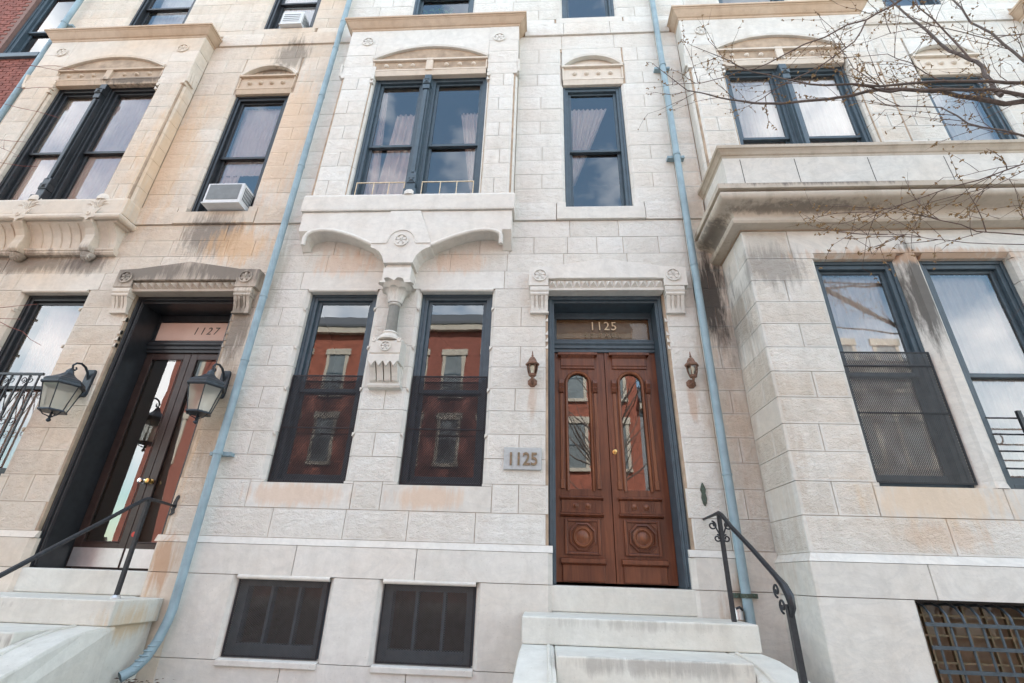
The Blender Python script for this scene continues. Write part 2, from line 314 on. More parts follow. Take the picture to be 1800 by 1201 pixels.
def tag(o, label, cat, group=None):
    o['label'] = label; o['category'] = cat
    if group: o['group'] = group
    return o
def empty(name, loc, label, cat, group=None):
    o = bpy.data.objects.new(name, None); S.collection.objects.link(o); o.location = loc; o.empty_display_size = .2
    ANCH[o.name] = Vector(loc); return tag(o, label, cat, group)
def text(txt, name, x, z, y, h, mt, parent, ext=.003, shear=0, space=1, wide=1, bold=0):
    c = bpy.data.curves.new(name, 'FONT'); c.body = txt; c.size = h*1.38; c.extrude = ext; c.shear = shear; c.space_character = space; c.align_x = 'CENTER'; c.offset = bold
    t = bpy.data.objects.new('tmp', c); S.collection.objects.link(t)
    dg = bpy.context.evaluated_depsgraph_get(); me = bpy.data.meshes.new_from_object(t.evaluated_get(dg)); bpy.data.objects.remove(t)
    for v in me.vertices: v.co = Vector((v.co.x*wide, -v.co.z, v.co.y))
    me.materials.clear(); me.materials.append(M[mt])
    o = bpy.data.objects.new(name, me); S.collection.objects.link(o); o.parent = parent
    A = Vector((x+OX, y, z)); o.location = A - ANCH[parent.name]; ANCH[o.name] = A
    return o
def spiral(c, r0, r1, turns, a0, plane='XZ', n=26, y=0):
    pts = []
    for i in range(n+1):
        f = i/n; a = a0 + turns*2*math.pi*f; r = r0 + (r1-r0)*f
        pts.append((c[0]+r*math.cos(a), c[1], c[2]+r*math.sin(a)) if plane == 'XZ' else (c[0], c[1]+r*math.cos(a), c[2]+r*math.sin(a)))
    return pts

G = .42                                                     # pavement level
# ------------------------------------------------------------------ ground
def structure(o): o['kind'] = 'structure'; return o
structure(MB().box(-150, 150, -150, 60, G-1.2, G-.16).build('ground', 'asphalt'))
structure(MB().box(-60, 60, -5.1, .3, G-.6, G).build('pavement', 'concrete', bevel=.01))
structure(MB().box(-60, 60, -5.28, -5.105, G-.6, G-.004).build('kerb', 'trim_stone', bevel=.02))
structure(MB().box(-60, 60, -18, -14, G-.6, G).build('far_pavement', 'concrete'))

# ------------------------------------------------------------------ stones
class _T: pass
def stone(parent, x0, x1, z0, z1, y=0., dep=.06, mats=('c_smooth', 'c_rough'), rough=True, cl=0., cr=0., tf=None, gap=.0032, name='stone'):
    x0 += gap; x1 -= gap; z0 += gap; z1 -= gap
    if x1-x0 < .02: return None
    b = .005
    j = rng.uniform(-.002, .002); y += j
    plan = [(x0, y+dep), (x0, y+(cl or b)), (x0+(cl or b), y), (x1-(cr or b), y), (x1, y+(cr or b)), (x1, y+dep)]
    q = MB(); vs = [(a, c, z0) for a, c in plan] + [(a, c, z1) for a, c in plan]
    fs = [(k, k+1, k+7, k+6) for k in range(5) if not (rough and k == 2)] + [(5, 4, 3, 2, 1, 0), (6, 7, 8, 9, 10, 11)]
    q.add(vs, fs, 0)
    if rough:
        xa, xb = plan[2][0], plan[3][0]; mg = min(.02, (xb-xa)*.12)
        xi0, xi1, zi0, zi1 = xa+mg, xb-mg, z0+mg*.85, z1-mg*.85
        e = .02
        A = [(xa, y, z0), (xb, y, z0), (xb, y, z1), (xa, y, z1)]
        B = [(xi0, y, zi0), (xi1, y, zi0), (xi1, y, zi1), (xi0, y, zi1)]
        q.add(A+B, [(0, 1, 5, 4), (1, 2, 6, 5), (2, 3, 7, 6), (3, 0, 4, 7)], 0)
        nx = 4 if xi1-xi0 > .45 else (3 if xi1-xi0 > .2 else 2); g = []
        for jz in range(3):
            for ix in range(nx+1):
                ed = ix in (0, nx) or jz != 1
                g.append((xi0+e+(xi1-xi0-2*e)*ix/nx, y-(.0022 if ed else rng.uniform(.003, .008)), zi0+e+(zi1-zi0-2*e)*jz/2))
        q.add(g, [(r*(nx+1)+k, r*(nx+1)+k+1, (r+1)*(nx+1)+k+1, (r+1)*(nx+1)+k) for r in range(2) for k in range(nx)], 1)
        C = [g[0], g[nx], g[3*nx+2], g[2*nx+2]]
        q.add(B+C, [(0, 1, 5, 4), (1, 2, 6, 5), (2, 3, 7, 6), (3, 0, 4, 7)], 1)
    if tf: q.v = [tf(*v) for v in q.v]
    return q.build(name, list(mats), parent)
def course(parent, x0, x1, z0, z1, k, holes=(), y=0., mats=None, rough=True, L=(.78, .46), ch=.035, tf=None, dj=.17, vis=None):
    """one course of blocks between x0 and x1, cut at the holes (xa, xb)"""
    segs = []; a = x0
    for h0, h1 in sorted(holes):
        if h0 > a: segs.append((a, h0, a != x0, True))
        a = max(a, h1)
    if a < x1: segs.append((a, x1, a != x0, False))
    for s0, s1, jl, jr in segs:
        wd = s1-s0; n = max(1, round(wd/L[k % 2])); 
        if wd < .5 and k % 2 == 0: n = 1
        cuts = [s0] + [s0+wd*(i+(rng.uniform(-.12, .12)))/n for i in range(1, n)] + [s1]
        for i in range(n):
            l, r = jl and i == 0, jr and i == n-1
            if vis and not vis(cuts[i], cuts[i+1], z0, z1): continue
            stone(parent, cuts[i], cuts[i+1], z0, z1, y, dj if (l or r) else .06, mats, rough, ch if l else 0, ch if r else 0, tf)
def cells(x0, x1, z0, z1, holes):
    xs = sorted({x0, x1, *[v for h in holes for v in h[:2] if x0 < v < x1]}); zs = sorted({z0, z1, *[v for h in holes for v in h[2:] if z0 < v < z1]})
    o = []
    for a, b in zip(xs[:-1], xs[1:]):
        run = None
        for c, d in zip(zs[:-1], zs[1:]):
            mx_, mz = (a+b)/2, (c+d)/2
            if any(h[0] < mx_ < h[1] and h[2] < mz < h[3] for h in holes):
                if run: o.append((a, b, *run)); run = None
            else: run = (run[0], d) if run else (c, d)
        if run: o.append((a, b, *run))
    return o
def rosette(mb, x, z, y, r, m=0):                            # recessed six-petal wheel in a ring
    n = 20
    for k in range(n):
        a, b = 2*math.pi*k/n, 2*math.pi*(k+1)/n
        q = [(x+rr*math.cos(t), z+rr*math.sin(t)) for rr, t in ((r*.86, a), (r*1.06, a), (r*1.06, b), (r*.86, b))]
        mb.prism(q, y-.02, y+.002, m)
    for k in range(6):
        t = math.pi/6 + k*math.pi/3; c, s_ = math.cos(t), math.sin(t)
        pts = [(.12, 0), (.5, .25), (.78, .18), (.8, 0), (.78, -.18), (.5, -.25)]
        mb.prism([(x+r*(u*c-v*s_), z+r*(u*s_+v*c)) for u, v in pts], y-.013, y+.002, m)
    mb.lathe([(.13*r, 0), (.1*r, -.012), (0.001, -.016)], (x, y, z), 8, 'Y', m)

# ------------------------------------------------------------------ windows
def sash(parent, x0, x1, z0, z1, y, st, mt, glass='glass', munt=None, rb=None):
    f = MB(); d = .04
    f.box(x0, x0+st, y, y+d, z0, z1).box(x1-st, x1, y, y+d, z0, z1)
    f.box(x0+st, x1-st, y+.002, y+d-.002, z0, z0+(rb or st)).box(x0+st, x1-st, y+.002, y+d-.002, z1-st*.8, z1)
    for mz in (munt or ()): f.box(x0+st, x1-st, y+.006, y+d-.006, mz-.012, mz+.012)
    f.build('sash', mt, parent, bevel=.005)
    g = MB(); g.add([(x0+st-.005, y+.02, z0+st*.6), (x1-st+.005, y+.02, z0+st*.6), (x1-st+.005, y+.02, z1-st*.6), (x0+st-.005, y+.02, z1-st*.6)], [(0, 1, 2, 3)])
    g.build('pane', glass, parent)
def window(parent, x0, x1, z0, z1, y, mt, meet=.48, fr=.075, top=.09, name='window', munt=None, lower_y=True):
    f = MB()
    for a, b in ((x0, x0+fr), (x1-fr, x1)):
        f.box(a, b, y, y+.16, z0, z1)
    f.box(x0+fr, x1-fr, y+.001, y+.16, z1-top, z1).box(x0+fr, x1-fr, y+.001, y+.16, z0, z0+.05)
    e = .02                                                  # brick mould on the frame's face
    f.box(x0, x0+fr*.45, y-e, y, z0, z1).box(x1-fr*.45, x1, y-e, y, z0, z1).box(x0+fr*.45, x1-fr*.45, y-e, y-.001, z1-top*.45, z1)
    w_ = f.build(name, mt, parent, bevel=.005)
    zm = z0+.05+(z1-top-z0-.05)*meet
    sash(w_, x0+fr, x1-fr, zm-.02, z1-top, y+.045, .05, mt, munt=munt)
    sash(w_, x0+fr, x1-fr, z0+.05, zm+.025, y+.09, .05, mt, rb=.08)
    return w_
def room(parent, x0, x1, z0, z1, y0=.34, d=2.6, pad=.7, mt='room', ps=.12, pz=.12):
    X0, X1, Z0, Z1, Y1 = x0-ps, x1+ps, z0-pz, z1+pz, y0+d
    v = [(X0, y0, Z0), (X1, y0, Z0), (X1, y0, Z1), (X0, y0, Z1), (X0-pad, Y1, Z0), (X1+pad, Y1, Z0), (X1+pad, Y1, Z1), (X0-pad, Y1, Z1)]
    MB().add(v, [(0, 1, 5, 4), (1, 2, 6, 5), (2, 3, 7, 6), (3, 0, 4, 7), (4, 5, 6, 7)]).build('room', mt, parent)
def diamond(parent, x0, x1, z0, z1, y, px, pz, mt, wd=.0035, name='wire_mesh'):
    q = MB(); W_, H_ = x1-x0, z1-z0; sl = pz/px
    n = int((W_*sl+H_)/pz)+2
    for sgn in (1, -1):
        for k in range(-1, n):
            c = k*pz                                          # z = c - sl*u  or mirrored
            pts = []
            ua, ub = max(0, (c-H_)/sl), min(W_, c/sl)
            if ub-ua < .004: continue
            a, b = (ua, c-sl*ua), (ub, c-sl*ub)
            if sgn < 0: a, b = (W_-a[0], a[1]), (W_-b[0], b[1])
            dx, dz = b[0]-a[0], b[1]-a[1]; l = math.hypot(dx, dz); nx, nz = -dz/l*wd/2, dx/l*wd/2
            yy = y + (.0015 if sgn > 0 else -.0015)
            q.add([(x0+a[0]-nx, yy, z0+a[1]-nz), (x0+b[0]-nx, yy, z0+b[1]-nz), (x0+b[0]+nx, yy, z0+b[1]+nz), (x0+a[0]+nx, yy, z0+a[1]+nz)], [(0, 1, 2, 3)])
    return q.build(name, mt, parent, kind='stuff')
def screen(parent, x0, x1, z0, z1, y, px=.021, pz=.030, mt='mesh_wire', mids=(), wd=.004):
    f = MB()
    f.box(x0, x0+.016, y-.006, y+.012, z0, z1).box(x1-.016, x1, y-.006, y+.012, z0, z1).box(x0+.016, x1-.016, y-.005, y+.012, z0, z0+.016).box(x0+.016, x1-.016, y-.005, y+.012, z1-.016, z1)
    for z in mids: f.box(x0+.016, x1-.016, y-.01, y+.01, z-.007, z+.007)
    f.build('screen_frame', 'mesh_wire', parent)
    diamond(parent, x0+.01, x1-.01, z0+.01, z1-.01, y-.001, px, pz, mt, wd)
def curtain(x0t, x1t, x0b, x1b, z0, z1, y, label, folds=7, amp=.035, mt='cloth', name='curtain', bulge=0, cat='curtain', group=None):
    q = MB(); nx, nz = folds*8, 14; vs = []
    for j in range(nz+1):
        f = j/nz; a = x0b+(x0t-x0b)*f; b = x1b+(x1t-x1b)*f
        a += bulge*math.sin(math.pi*f); b += bulge*math.sin(math.pi*f)
        for i in range(nx+1):
            u = i/nx; ph = u*folds*2*math.pi
            vs.append((a+(b-a)*u, y+amp*math.sin(ph+.6*math.sin(3*f))*(.6+.4*(1-f))+.008*math.sin(ph*2.7+4*f), z0+(z1-z0)*f))
    q.add(vs, [(j*(nx+1)+i, j*(nx+1)+i+1, (j+1)*(nx+1)+i+1, (j+1)*(nx+1)+i) for j in range(nz) for i in range(nx)])
    return tag(q.build(name, mt, None, smooth=True), label, cat, group)

# ------------------------------------------------------------------ row houses
W1, W2, DR, S2 = (-3.30, -2.33), (-1.69, -.69), (.08, 1.62), (.355, 1.36)
B3, S3, BW1, BW2 = (-2.6, -1.39), (.37, 1.37), (-3.31, -2.28), (-1.69, -.69)
HX0, HX1, BX0, BX1, BC = -3.93, 2.05, -3.55, -.44, -1.995
Z1 = [1.824, 2.146] + [2.464+.2943*i for i in range(14)]     # 5.113 is index 11, 6.29 is the last
ZU = [6.63+.2958*i for i in range(11)] + [9.899, 10.271, 10.656]

def carved_lintel(h, x0, x1, z0, z1, zs, y, sm, balls, key=None):
    """beaded lintel over an upper window: rims, sunk band with round bosses, thick soffit"""
    q = MB()
    q.box(x0, x1, y+.03, y+.2, z0+.1, z1-.02).box(x0-.01, x1+.01, y-.02, y+.2, z1-.04, z1).box(x0, x1, y, y+.2, z0+.1, z0+.135)
    q.prism_x([(y+.005, z0+.1), (y+.03, z0), (y+.24, z0), (y+.24, z0+.1)], x0+.01, x1-.01)
    q.box(x0, x0+.025, y+.005, y+.1, z0+.135, z1-.04).box(x1-.025, x1, y+.005, y+.1, z0+.135, z1-.04)
    if key is not None: q.box(key-.06, key+.06, y-.015, y+.1, z0+.09, z1+.015)
    cm = 'carved_l' if sm == 'l_smooth' else 'carved_c'
    o = q.build('carved_lintel', cm, h, bevel=.005)
    for bx in balls:
        MB().lathe([(.042, .035), (.042, .02), (.036, .002), (.02, -.012), (.002, -.018)], (bx, y, (z0+.135+z1-.04)/2), 12, 'Y').build('boss', cm, o, smooth=True)
def arch_head(h, xc, hw, zs, rise, ztop, y, sm, x0, x1, back=.1):
    q = MB().archpanel(xc, hw, zs, rise, ztop, y+.002, y+.26, x0, x1, 18)
    o = q.build('arch_panel', sm, h)
    MB().box(xc-hw, xc+hw, y+back, y+.26, zs-.02, zs+rise).build('tympanum', 'carved_l' if sm == 'l_smooth' else 'carved_c', o)
    MB().sweep(arc(xc, hw+.002, zs, rise, 22), [(-.012, y-.025), (.03, y-.035), (.052, y-.012), (.05, y+.05), (-.012, y+.05)]).build('hood_moulding', sm, o, smooth=True)
    p = MB()
    for s_ in (-1, 1):
        for k in range(3):
            u = s_*(.05+.065*k*hw/.5); p.tube([(xc+u, y+back-.004, zs+.03+.02*k), (xc+u*1.15, y+back-.014, zs+.075), (xc+u*1.25+.02*s_, y+back-.004, zs+.10-.012*k)], [.004, .012, .003], 6)
    p.tube([(xc, y+back-.004, zs+.02), (xc, y+back-.016, zs+.07), (xc, y+back-.004, zs+.13)], [.004, .014, .003], 6)
    p.build('carved_leaf', sm, o, smooth=True)

def upper_bay(h, st, full=True):
    """shallow two-light bay on the first floor: piers, carved lintel, arch, cornice"""
    sm, rg, fr, co = st['sm'], st['rg'], st['frame'], st['cornice']
    y = -.25; mats = (sm, rg)
    b = MB(); 
    for a in cells(BX0+.03, BX1-.03, 6.35, 10.6, [(-2.98, -.93, 6.2, 9.5)]): b.box(a[0], a[1], y+.02, .2, a[2], a[3])
    bay = b.build('bay', 'mortar', h)
    zs = [6.61] + ZU[1:11]
    for k in range(len(zs)-1):
        z0, z1 = zs[k], zs[k+1]; top = z1 > 9.3
        two = k % 2 == 0
        for (a, c, lft) in ((BX0, -2.95, True), (-.96, BX1, False)):
            o_, i_ = (.0, .0) if top else (.075, .06)
            cuts = [a, a+(c-a)*(.5+.06*(k % 3-1)), c] if two else [a, c]
            for j in range(len(cuts)-1):
                l, r = j == 0, j == len(cuts)-2
                stone(bay, cuts[j], cuts[j+1], z0, z1, y, .25 if (l or r) else .06, mats, True, ((o_ if lft else i_) if l else 0), ((i_ if lft else o_) if r else 0))
    for z0, z1 in ((9.588, 9.899), (9.899, 10.2)):
        for a, c in ((BX0, -3.02), (-.965, BX1)): stone(bay, a, c, z0, z1, y, .25, mats, z0 < 9.7)
    # carved stops on the bay's corners
    for s_, xe in ((-1, BX0), (1, BX1)):
        q = MB()
        for k in range(3): q.prism_x([(y+.02+.06*k, 9.66-.0*k), (y-.03+.06*k, 9.62), (y-.0+.06*k, 9.36), (y+.05+.06*k, 9.36)], xe if s_ > 0 else xe-.035, xe+.035 if s_ > 0 else xe)
        xi = xe-s_*.075
        q.prism([(xe-s_*.002, 9.30), (xi, 9.30), (xe-s_*.002, 9.44)], y-.008, y+.07)
        q.build('corner_stop', sm, bay)
    for s_, xi in ((1, -2.95), (-1, -.96)):
        for k in range(3): MB().prism([(xi, 9.16+.1*k), (xi-s_*.06, 9.16+.1*k), (xi, 9.235+.1*k)], y-.004, y+.06).build('reveal_stop', sm, bay)
    # frieze, rosettes, arch, lintel
    arch_head(bay, BC, 1.02, 9.76, .31, 10.6, y, sm, -3.02, -.965)
    for a, c in ((BX0, -3.022), (-.963, BX1)): MB().box(a, c, y, .1, 10.203, 10.598).build('frieze_block', sm, bay)
    for s_ in (-1, 1):
        q = MB(); rosette(q, BC+s_*1.21, 10.275, y-.001, .105); q.build('rosette', sm, bay, smooth=False)
    carved_lintel(bay, -3.015, -.975, 9.36, 9.745, 9.76, y, sm, [BC+s_*u for s_ in (-1, 1) for u in (.3, .535, .78)], BC)
    MB().mould([(-.1, 10.56), (.0, 10.585), (.012, 10.60), (.012, 10.625), (.035, 10.64), (.06, 10.675), (.10, 10.74), (.118, 10.755), (.118, 10.77), (.138, 10.775), (.138, 10.815), (0, 10.89), (-.24, 10.93)], BX0, BX1, y, .02).build('bay_cornice', co, h, bevel=.003)
    # the window
    yf = y+.13
    for a, c in ((-2.95, BC-.04), (BC+.04, -.96)):
        window(h, a, c, 6.60, 9.40, yf, fr, .44, .085, .10, munt=st.get('munt2'))
    m = MB()
    m.box(BC-.055, BC+.055, y+.03, yf+.1, 6.6, 9.36)
    m.box(BC-.03, BC+.03, y+.0, y+.03, 7.05, 8.95)
    for z0, z1, dx, dy in ((9.22, 9.36, .06, .02), (9.1, 9.215, .068, -.01), (8.98, 9.09, .058, .0), (6.98, 7.08, .062, .0), (6.85, 6.975, .07, -.01), (6.72, 6.845, .064, .0), (6.6, 6.715, .095, -.03)):
        m.box(BC-dx, BC+dx, y+dy, yf+.05, z0, z1)
    for z in (9.155, 6.91): m.lathe([(.026, .02), (.024, -.012), (.002, -.02)], (BC, y-.012, z), 10, 'Y')
    for z in (9.2, 9.12, 6.94, 6.88): m.box(BC-.045, BC+.045, y-.02, y, z-.006, z+.006)
    m.build('window_mullion', fr, h, bevel=.006)
    room(h, -2.98, -.93, 6.5, 9.5, .3, 3.2, .9)
    return bay

def single_upper(h, st):
    sm, fr = st['sm'], st['frame']
    carved_lintel(h, .345, 1.41, 9.30, 9.765, 9.78, -.02, sm, [.56, .77, .98, 1.19])
    arch_head(h, .878, .52, 9.78, .27, 10.268, 0, sm, .345, 1.41, .07)
    window(h, *S2, 6.56, 9.32, .08, fr, .47, .085, .11, munt=st.get('munt1'))
    MB().prism_x([(-.045, 6.30), (-.045, 6.525), (.1, 6.56), (.2, 6.56), (.2, 6.30)], .215, 1.515).build('window_sill', sm, h, bevel=.006)
    room(h, S2[0], S2[1], 6.5, 9.4, .3, 2.4, .8)

def third_floor(h, st):
    for k, (a, b) in enumerate((B3, S3)):
        window(h, a, b, 11.17, 13.3, .06, st['frame'], .5, .085, .1)
        MB().prism_x([(-.03, 11.0), (-.03, 11.15), (.1, 11.17), (.2, 11.17), (.2, 11.0)], a-.12, b+.12).build('window_sill', st['sm'], h, bevel=.006)
        room(h, a, b, 11.1, 13.4, .3, 2.2, .5)

def door_hood(h, st):
    sm = st['hood']; y = -.145
    q = MB().prism([(-.18, 5.078), (.085, 5.078), (.085, 5.187), (1.632, 5.187), (1.632, 5.075), (1.94, 5.075), (1.94, 5.367), (1.64, 5.376), (.857, 5.506), (.09, 5.386), (-.18, 5.37)], y, .03)
    q.box(.085, 1.632, y+.05, .12, 5.03, 5.186)
    q.box(.18, 1.54, y-.008, y+.01, 5.19, 5.2)
    hood = q.build('door_hood', sm, h, bevel=.006)
    nh = None
    for k in range(14):
        x = .14+.1103*k
        if nh is None:
            p = MB(); e, zc = .0535, 5.122
            p.add([(x-e, y+.05, zc-e), (x+e, y+.05, zc-e), (x+e, y+.05, zc+e), (x-e, y+.05, zc+e), (x, y-.018, zc+.006)], [(0, 1, 4), (1, 2, 4), (2, 3, 4), (3, 0, 4), (3, 2, 1, 0)])
            nh = p.build('nailhead', sm, hood); loc0 = nh.location.copy()
        else:
            c = nh.copy(); S.collection.objects.link(c); c.location = loc0+Vector((.1103*k, 0, 0))
    for x in (-.03, 1.762):
        q = MB(); rosette(q, x, 5.238, y-.001, .092); q.build('rosette', sm, hood)
    for x0, x1 in ((-.155, .083), (1.648, 1.886)):
        q = MB(); pr = [(.0, 4.72), (-.05, 4.72), (-.055, 4.755), (-.065, 4.80), (-.085, 4.86), (-.108, 4.905), (-.12, 4.935), (0, 4.935)]
        xs = [x0+.004, x0+.05, x0+.066, x0+.10, x0+.116, x1-.116, x1-.10, x1-.066, x1-.05, x1-.004]
        for k in range(len(xs)-1):
            d = .016 if k in (1, 3, 5, 7) else 0
            q.prism_x([(py+(d if py < -.06 else 0), pz) for py, pz in pr], xs[k], xs[k+1])
        q.box(x0-.006, x1+.006, -.06, .0, 4.70, 4.722)
        q.prism_x([(0, 4.937), (-.122, 4.937), (-.135, 4.955), (-.13, 4.985), (0, 4.985)], x0-.004, x1+.004)
        q.prism_x([(0, 4.988), (-.125, 4.988), (-.14, 5.01), (-.14, 5.05), (-.13, 5.075), (0, 5.075)], x0-.008, x1+.008)
        q.build('corbel', st['sm'], hood, bevel=.004)

def lintel_roll(q, x0, x1, y, z, r=.024): q.tube([(x0, y, z), (x1, y, z)], r, 10)

def base_and_walls(h, st, ground=True, xs=(HX0, HX1), vis=None):
    sm, rg = st['sm'], st['rg']; mats = (sm, rg); x0, x1 = xs
    holes = [(-3.05, -.86, 6.4, 9.55), (.32, 1.40, 6.5, 10.2), (B3[0]-.04, B3[1]+.04, 11.1, 13.34), (S3[0]-.04, S3[1]+.04, 11.1, 13.34)]
    if ground:
        holes += [(W1[0]-.04, W1[1]+.04, 2.40, 5.16), (W2[0]-.04, W2[1]+.04, 2.40, 5.16), (DR[0]-.0, DR[1]+.0, 1.0, 5.06), (BW1[0]-.04, BW1[1]+.04, .6, 1.46), (BW2[0]-.04, BW2[1]+.04, .6, 1.46)]
    q = MB()
    for a in cells(x0, x1, (G-.3) if ground else 5.0, 14.2, holes): q.box(a[0], a[1], .012, .30, a[2], a[3])
    wall = q.build('wall', 'mortar', h)
    if ground:
        base = [(G-.05, .648), (.648, 1.437), (1.437, 1.748)]
        dh = (.125, 1.578)
        for k, (za, zb) in enumerate(base):
            hs = [dh] + ([BW1, BW2] if k == 1 else [])
            course(wall, x0, x1, za, zb, k, hs, -.035, mats, False, (1.25, .95), .05, dj=.3, vis=vis)
        for a, b in ((x0, dh[0]), (dh[1], x1)):
            MB().prism_x([(-.035, 1.75), (-.034, 1.752), (-.002, 1.822), (.03, 1.822), (.03, 1.75)], a, b).build('base_weathering', sm, wall)
        for a, b in (BW1, BW2):
            MB().prism_x([(-.06, .60), (-.06, .652), (.16, .70), (.16, .60)], a-.015, b+.015).build('basement_sill', sm, h, bevel=.005)
            q = MB(); lintel_roll(q, a, b, -.026, 1.418); q.box(a, b, -.02, .2, 1.40, 1.44); q.build('basement_lintel_roll', sm, h, smooth=True)
        for k in range(len(Z1)-1):
            z0, z1 = Z1[k], Z1[k+1]; hs = []
            if z0 < 5.05: hs.append(DR)
            if k == 1:
                for a, b in ((-3.46, -2.21), (-1.86, -.57)):
                    hs.append((a, b))
            elif 2 <= k < 11: hs += [W1, W2]
            elif k == 11: hs += [(-3.46, -2.14), (-1.86, -.53)]
            course(wall, x0, x1, z0, z1, k, hs, 0, mats, True, (.80, .42), .0 if k in (1, 11) else .04, vis=vis)
        for a, b in ((-3.46, -2.21), (-1.86, -.57)):
            hw = (W1 if a < -2.5 else W2)
            stone(wall, a, b, Z1[1], 2.436, -.004, .3, mats, False, name='sill_stone')
            for e0, e1 in ((a, hw[0]), (hw[1], b)): stone(wall, e0, e1, 2.436, Z1[2], 0, .17, mats, False, gap=.0015)
        for a, b in ((-3.46, -2.14), (-1.86, -.53)):
            stone(wall, a, b, Z1[11], Z1[12], -.002, .2, mats, False, name='lintel_stone')
            q = MB(); hw = W1 if a < -2.5 else W2; lintel_roll(q, hw[0]-.012, hw[1]+.012, .01, 5.098, .027)
            q.box(hw[0], hw[1], .02, .2, 5.082, 5.118).build('lintel_roll', sm, h, smooth=True)
        # little pyramid stops on the jamb arrises
        for (a, b) in (W1, W2):
            for k in (3, 5, 7, 9):
                z = Z1[k+1]
                for e, s_ in ((a, -1), (b, 1)): MB().prism([(e, z-.004), (e+s_*.045, z-.004), (e, z-.05)], -.002, .05).build('jamb_stop', sm, h)
        for z in (4.20, 4.30, 4.40, 4.60):
            for e, s_ in ((DR[0], -1), (DR[1], 1)): MB().prism([(e, z), (e+s_*.045, z), (e, z+.06)], -.002, .05).build('jamb_stop', sm, h)
    # band under the first-floor windows, upper courses
    course(wall, x0, x1, 6.295, 6.63, 0, [(BX0-.05, BX1+.01), (.21, 1.52)], -.03, mats, True, (.62, .62), 0, dj=.06, vis=vis)
    for a, b in ((.345-.13, S2[0]), (S2[1], 1.515)): stone(wall, a, b, 6.528, 6.63, -.028, .15, mats, False)
    for k in range(len(ZU)-1):
        z0, z1 = ZU[k], ZU[k+1]; hs = [(BX0+.03, BX1-.03)]
        if z1 < 9.35: hs.append(S2)
        elif z1 < 10.3: hs.append((.345, 1.41))
        course(wall, x0, x1, z0, z1, k, hs, 0, mats, True, (.80, .42), .04, vis=vis)
    course(wall, x0, x1, 10.656, 11.0, 1, [(BX0-.1, BX1+.1)], -.03, mats, True, (.8, .7), 0, dj=.06, vis=vis)
    zz = [11.0, 11.17, 11.47, 11.77, 12.07, 12.37, 12.67]
    for k in range(len(zz)-1):
        hs = [B3, S3] if k else [(B3[0]-.12, B3[1]+.12), (S3[0]-.12, S3[1]+.12)]
        course(wall, x0, x1, zz[k], zz[k+1], k, hs, 0, mats, k > 0, (.80, .45), .04, vis=vis)
    return wall

def ground_windows(h, st, which=(W1, W2), screens=True):
    for (a, b) in which:
        w_ = window(h, a, b, 2.44, 5.09, .12, st['frame'], .46, .085, .09)
        if screens: screen(w_, a+.01, b-.01, 2.45, 3.83, .075, mids=(3.12,), wd=.0056)
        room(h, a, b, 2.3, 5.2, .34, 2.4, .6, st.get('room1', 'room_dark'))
def basement_windows(h, st):
    for (a, b) in (BW1, BW2):
        f = MB(); y = .06
        f.box(a, a+.1, y, y+.12, .67, 1.42).box(b-.1, b, y, y+.12, .67, 1.42).box(a+.1, b-.1, y, y+.12, .67, .79).box(a+.1, b-.1, y, y+.12, 1.33, 1.42)
        for u in (.36, .66): f.box(a+(b-a)*u-.017, a+(b-a)*u+.017, y+.01, y+.1, .79, 1.33)
        w_ = f.build('basement_window', st['frame'], h, bevel=.005)
        MB().add([(a+.09, y+.07, .78), (b-.09, y+.07, .78), (b-.09, y+.07, 1.34), (a+.09, y+.07, 1.34)], [(0, 1, 2, 3)]).build('pane', 'glass_clear', w_)
        screen(w_, a+.01, b-.01, .675, 1.415, -.0, .030, .021, 'mesh_wire_light', (), .0045)
        room(h, a, b, .6, 1.45, .34, 1.5, .2, 'room_dark')

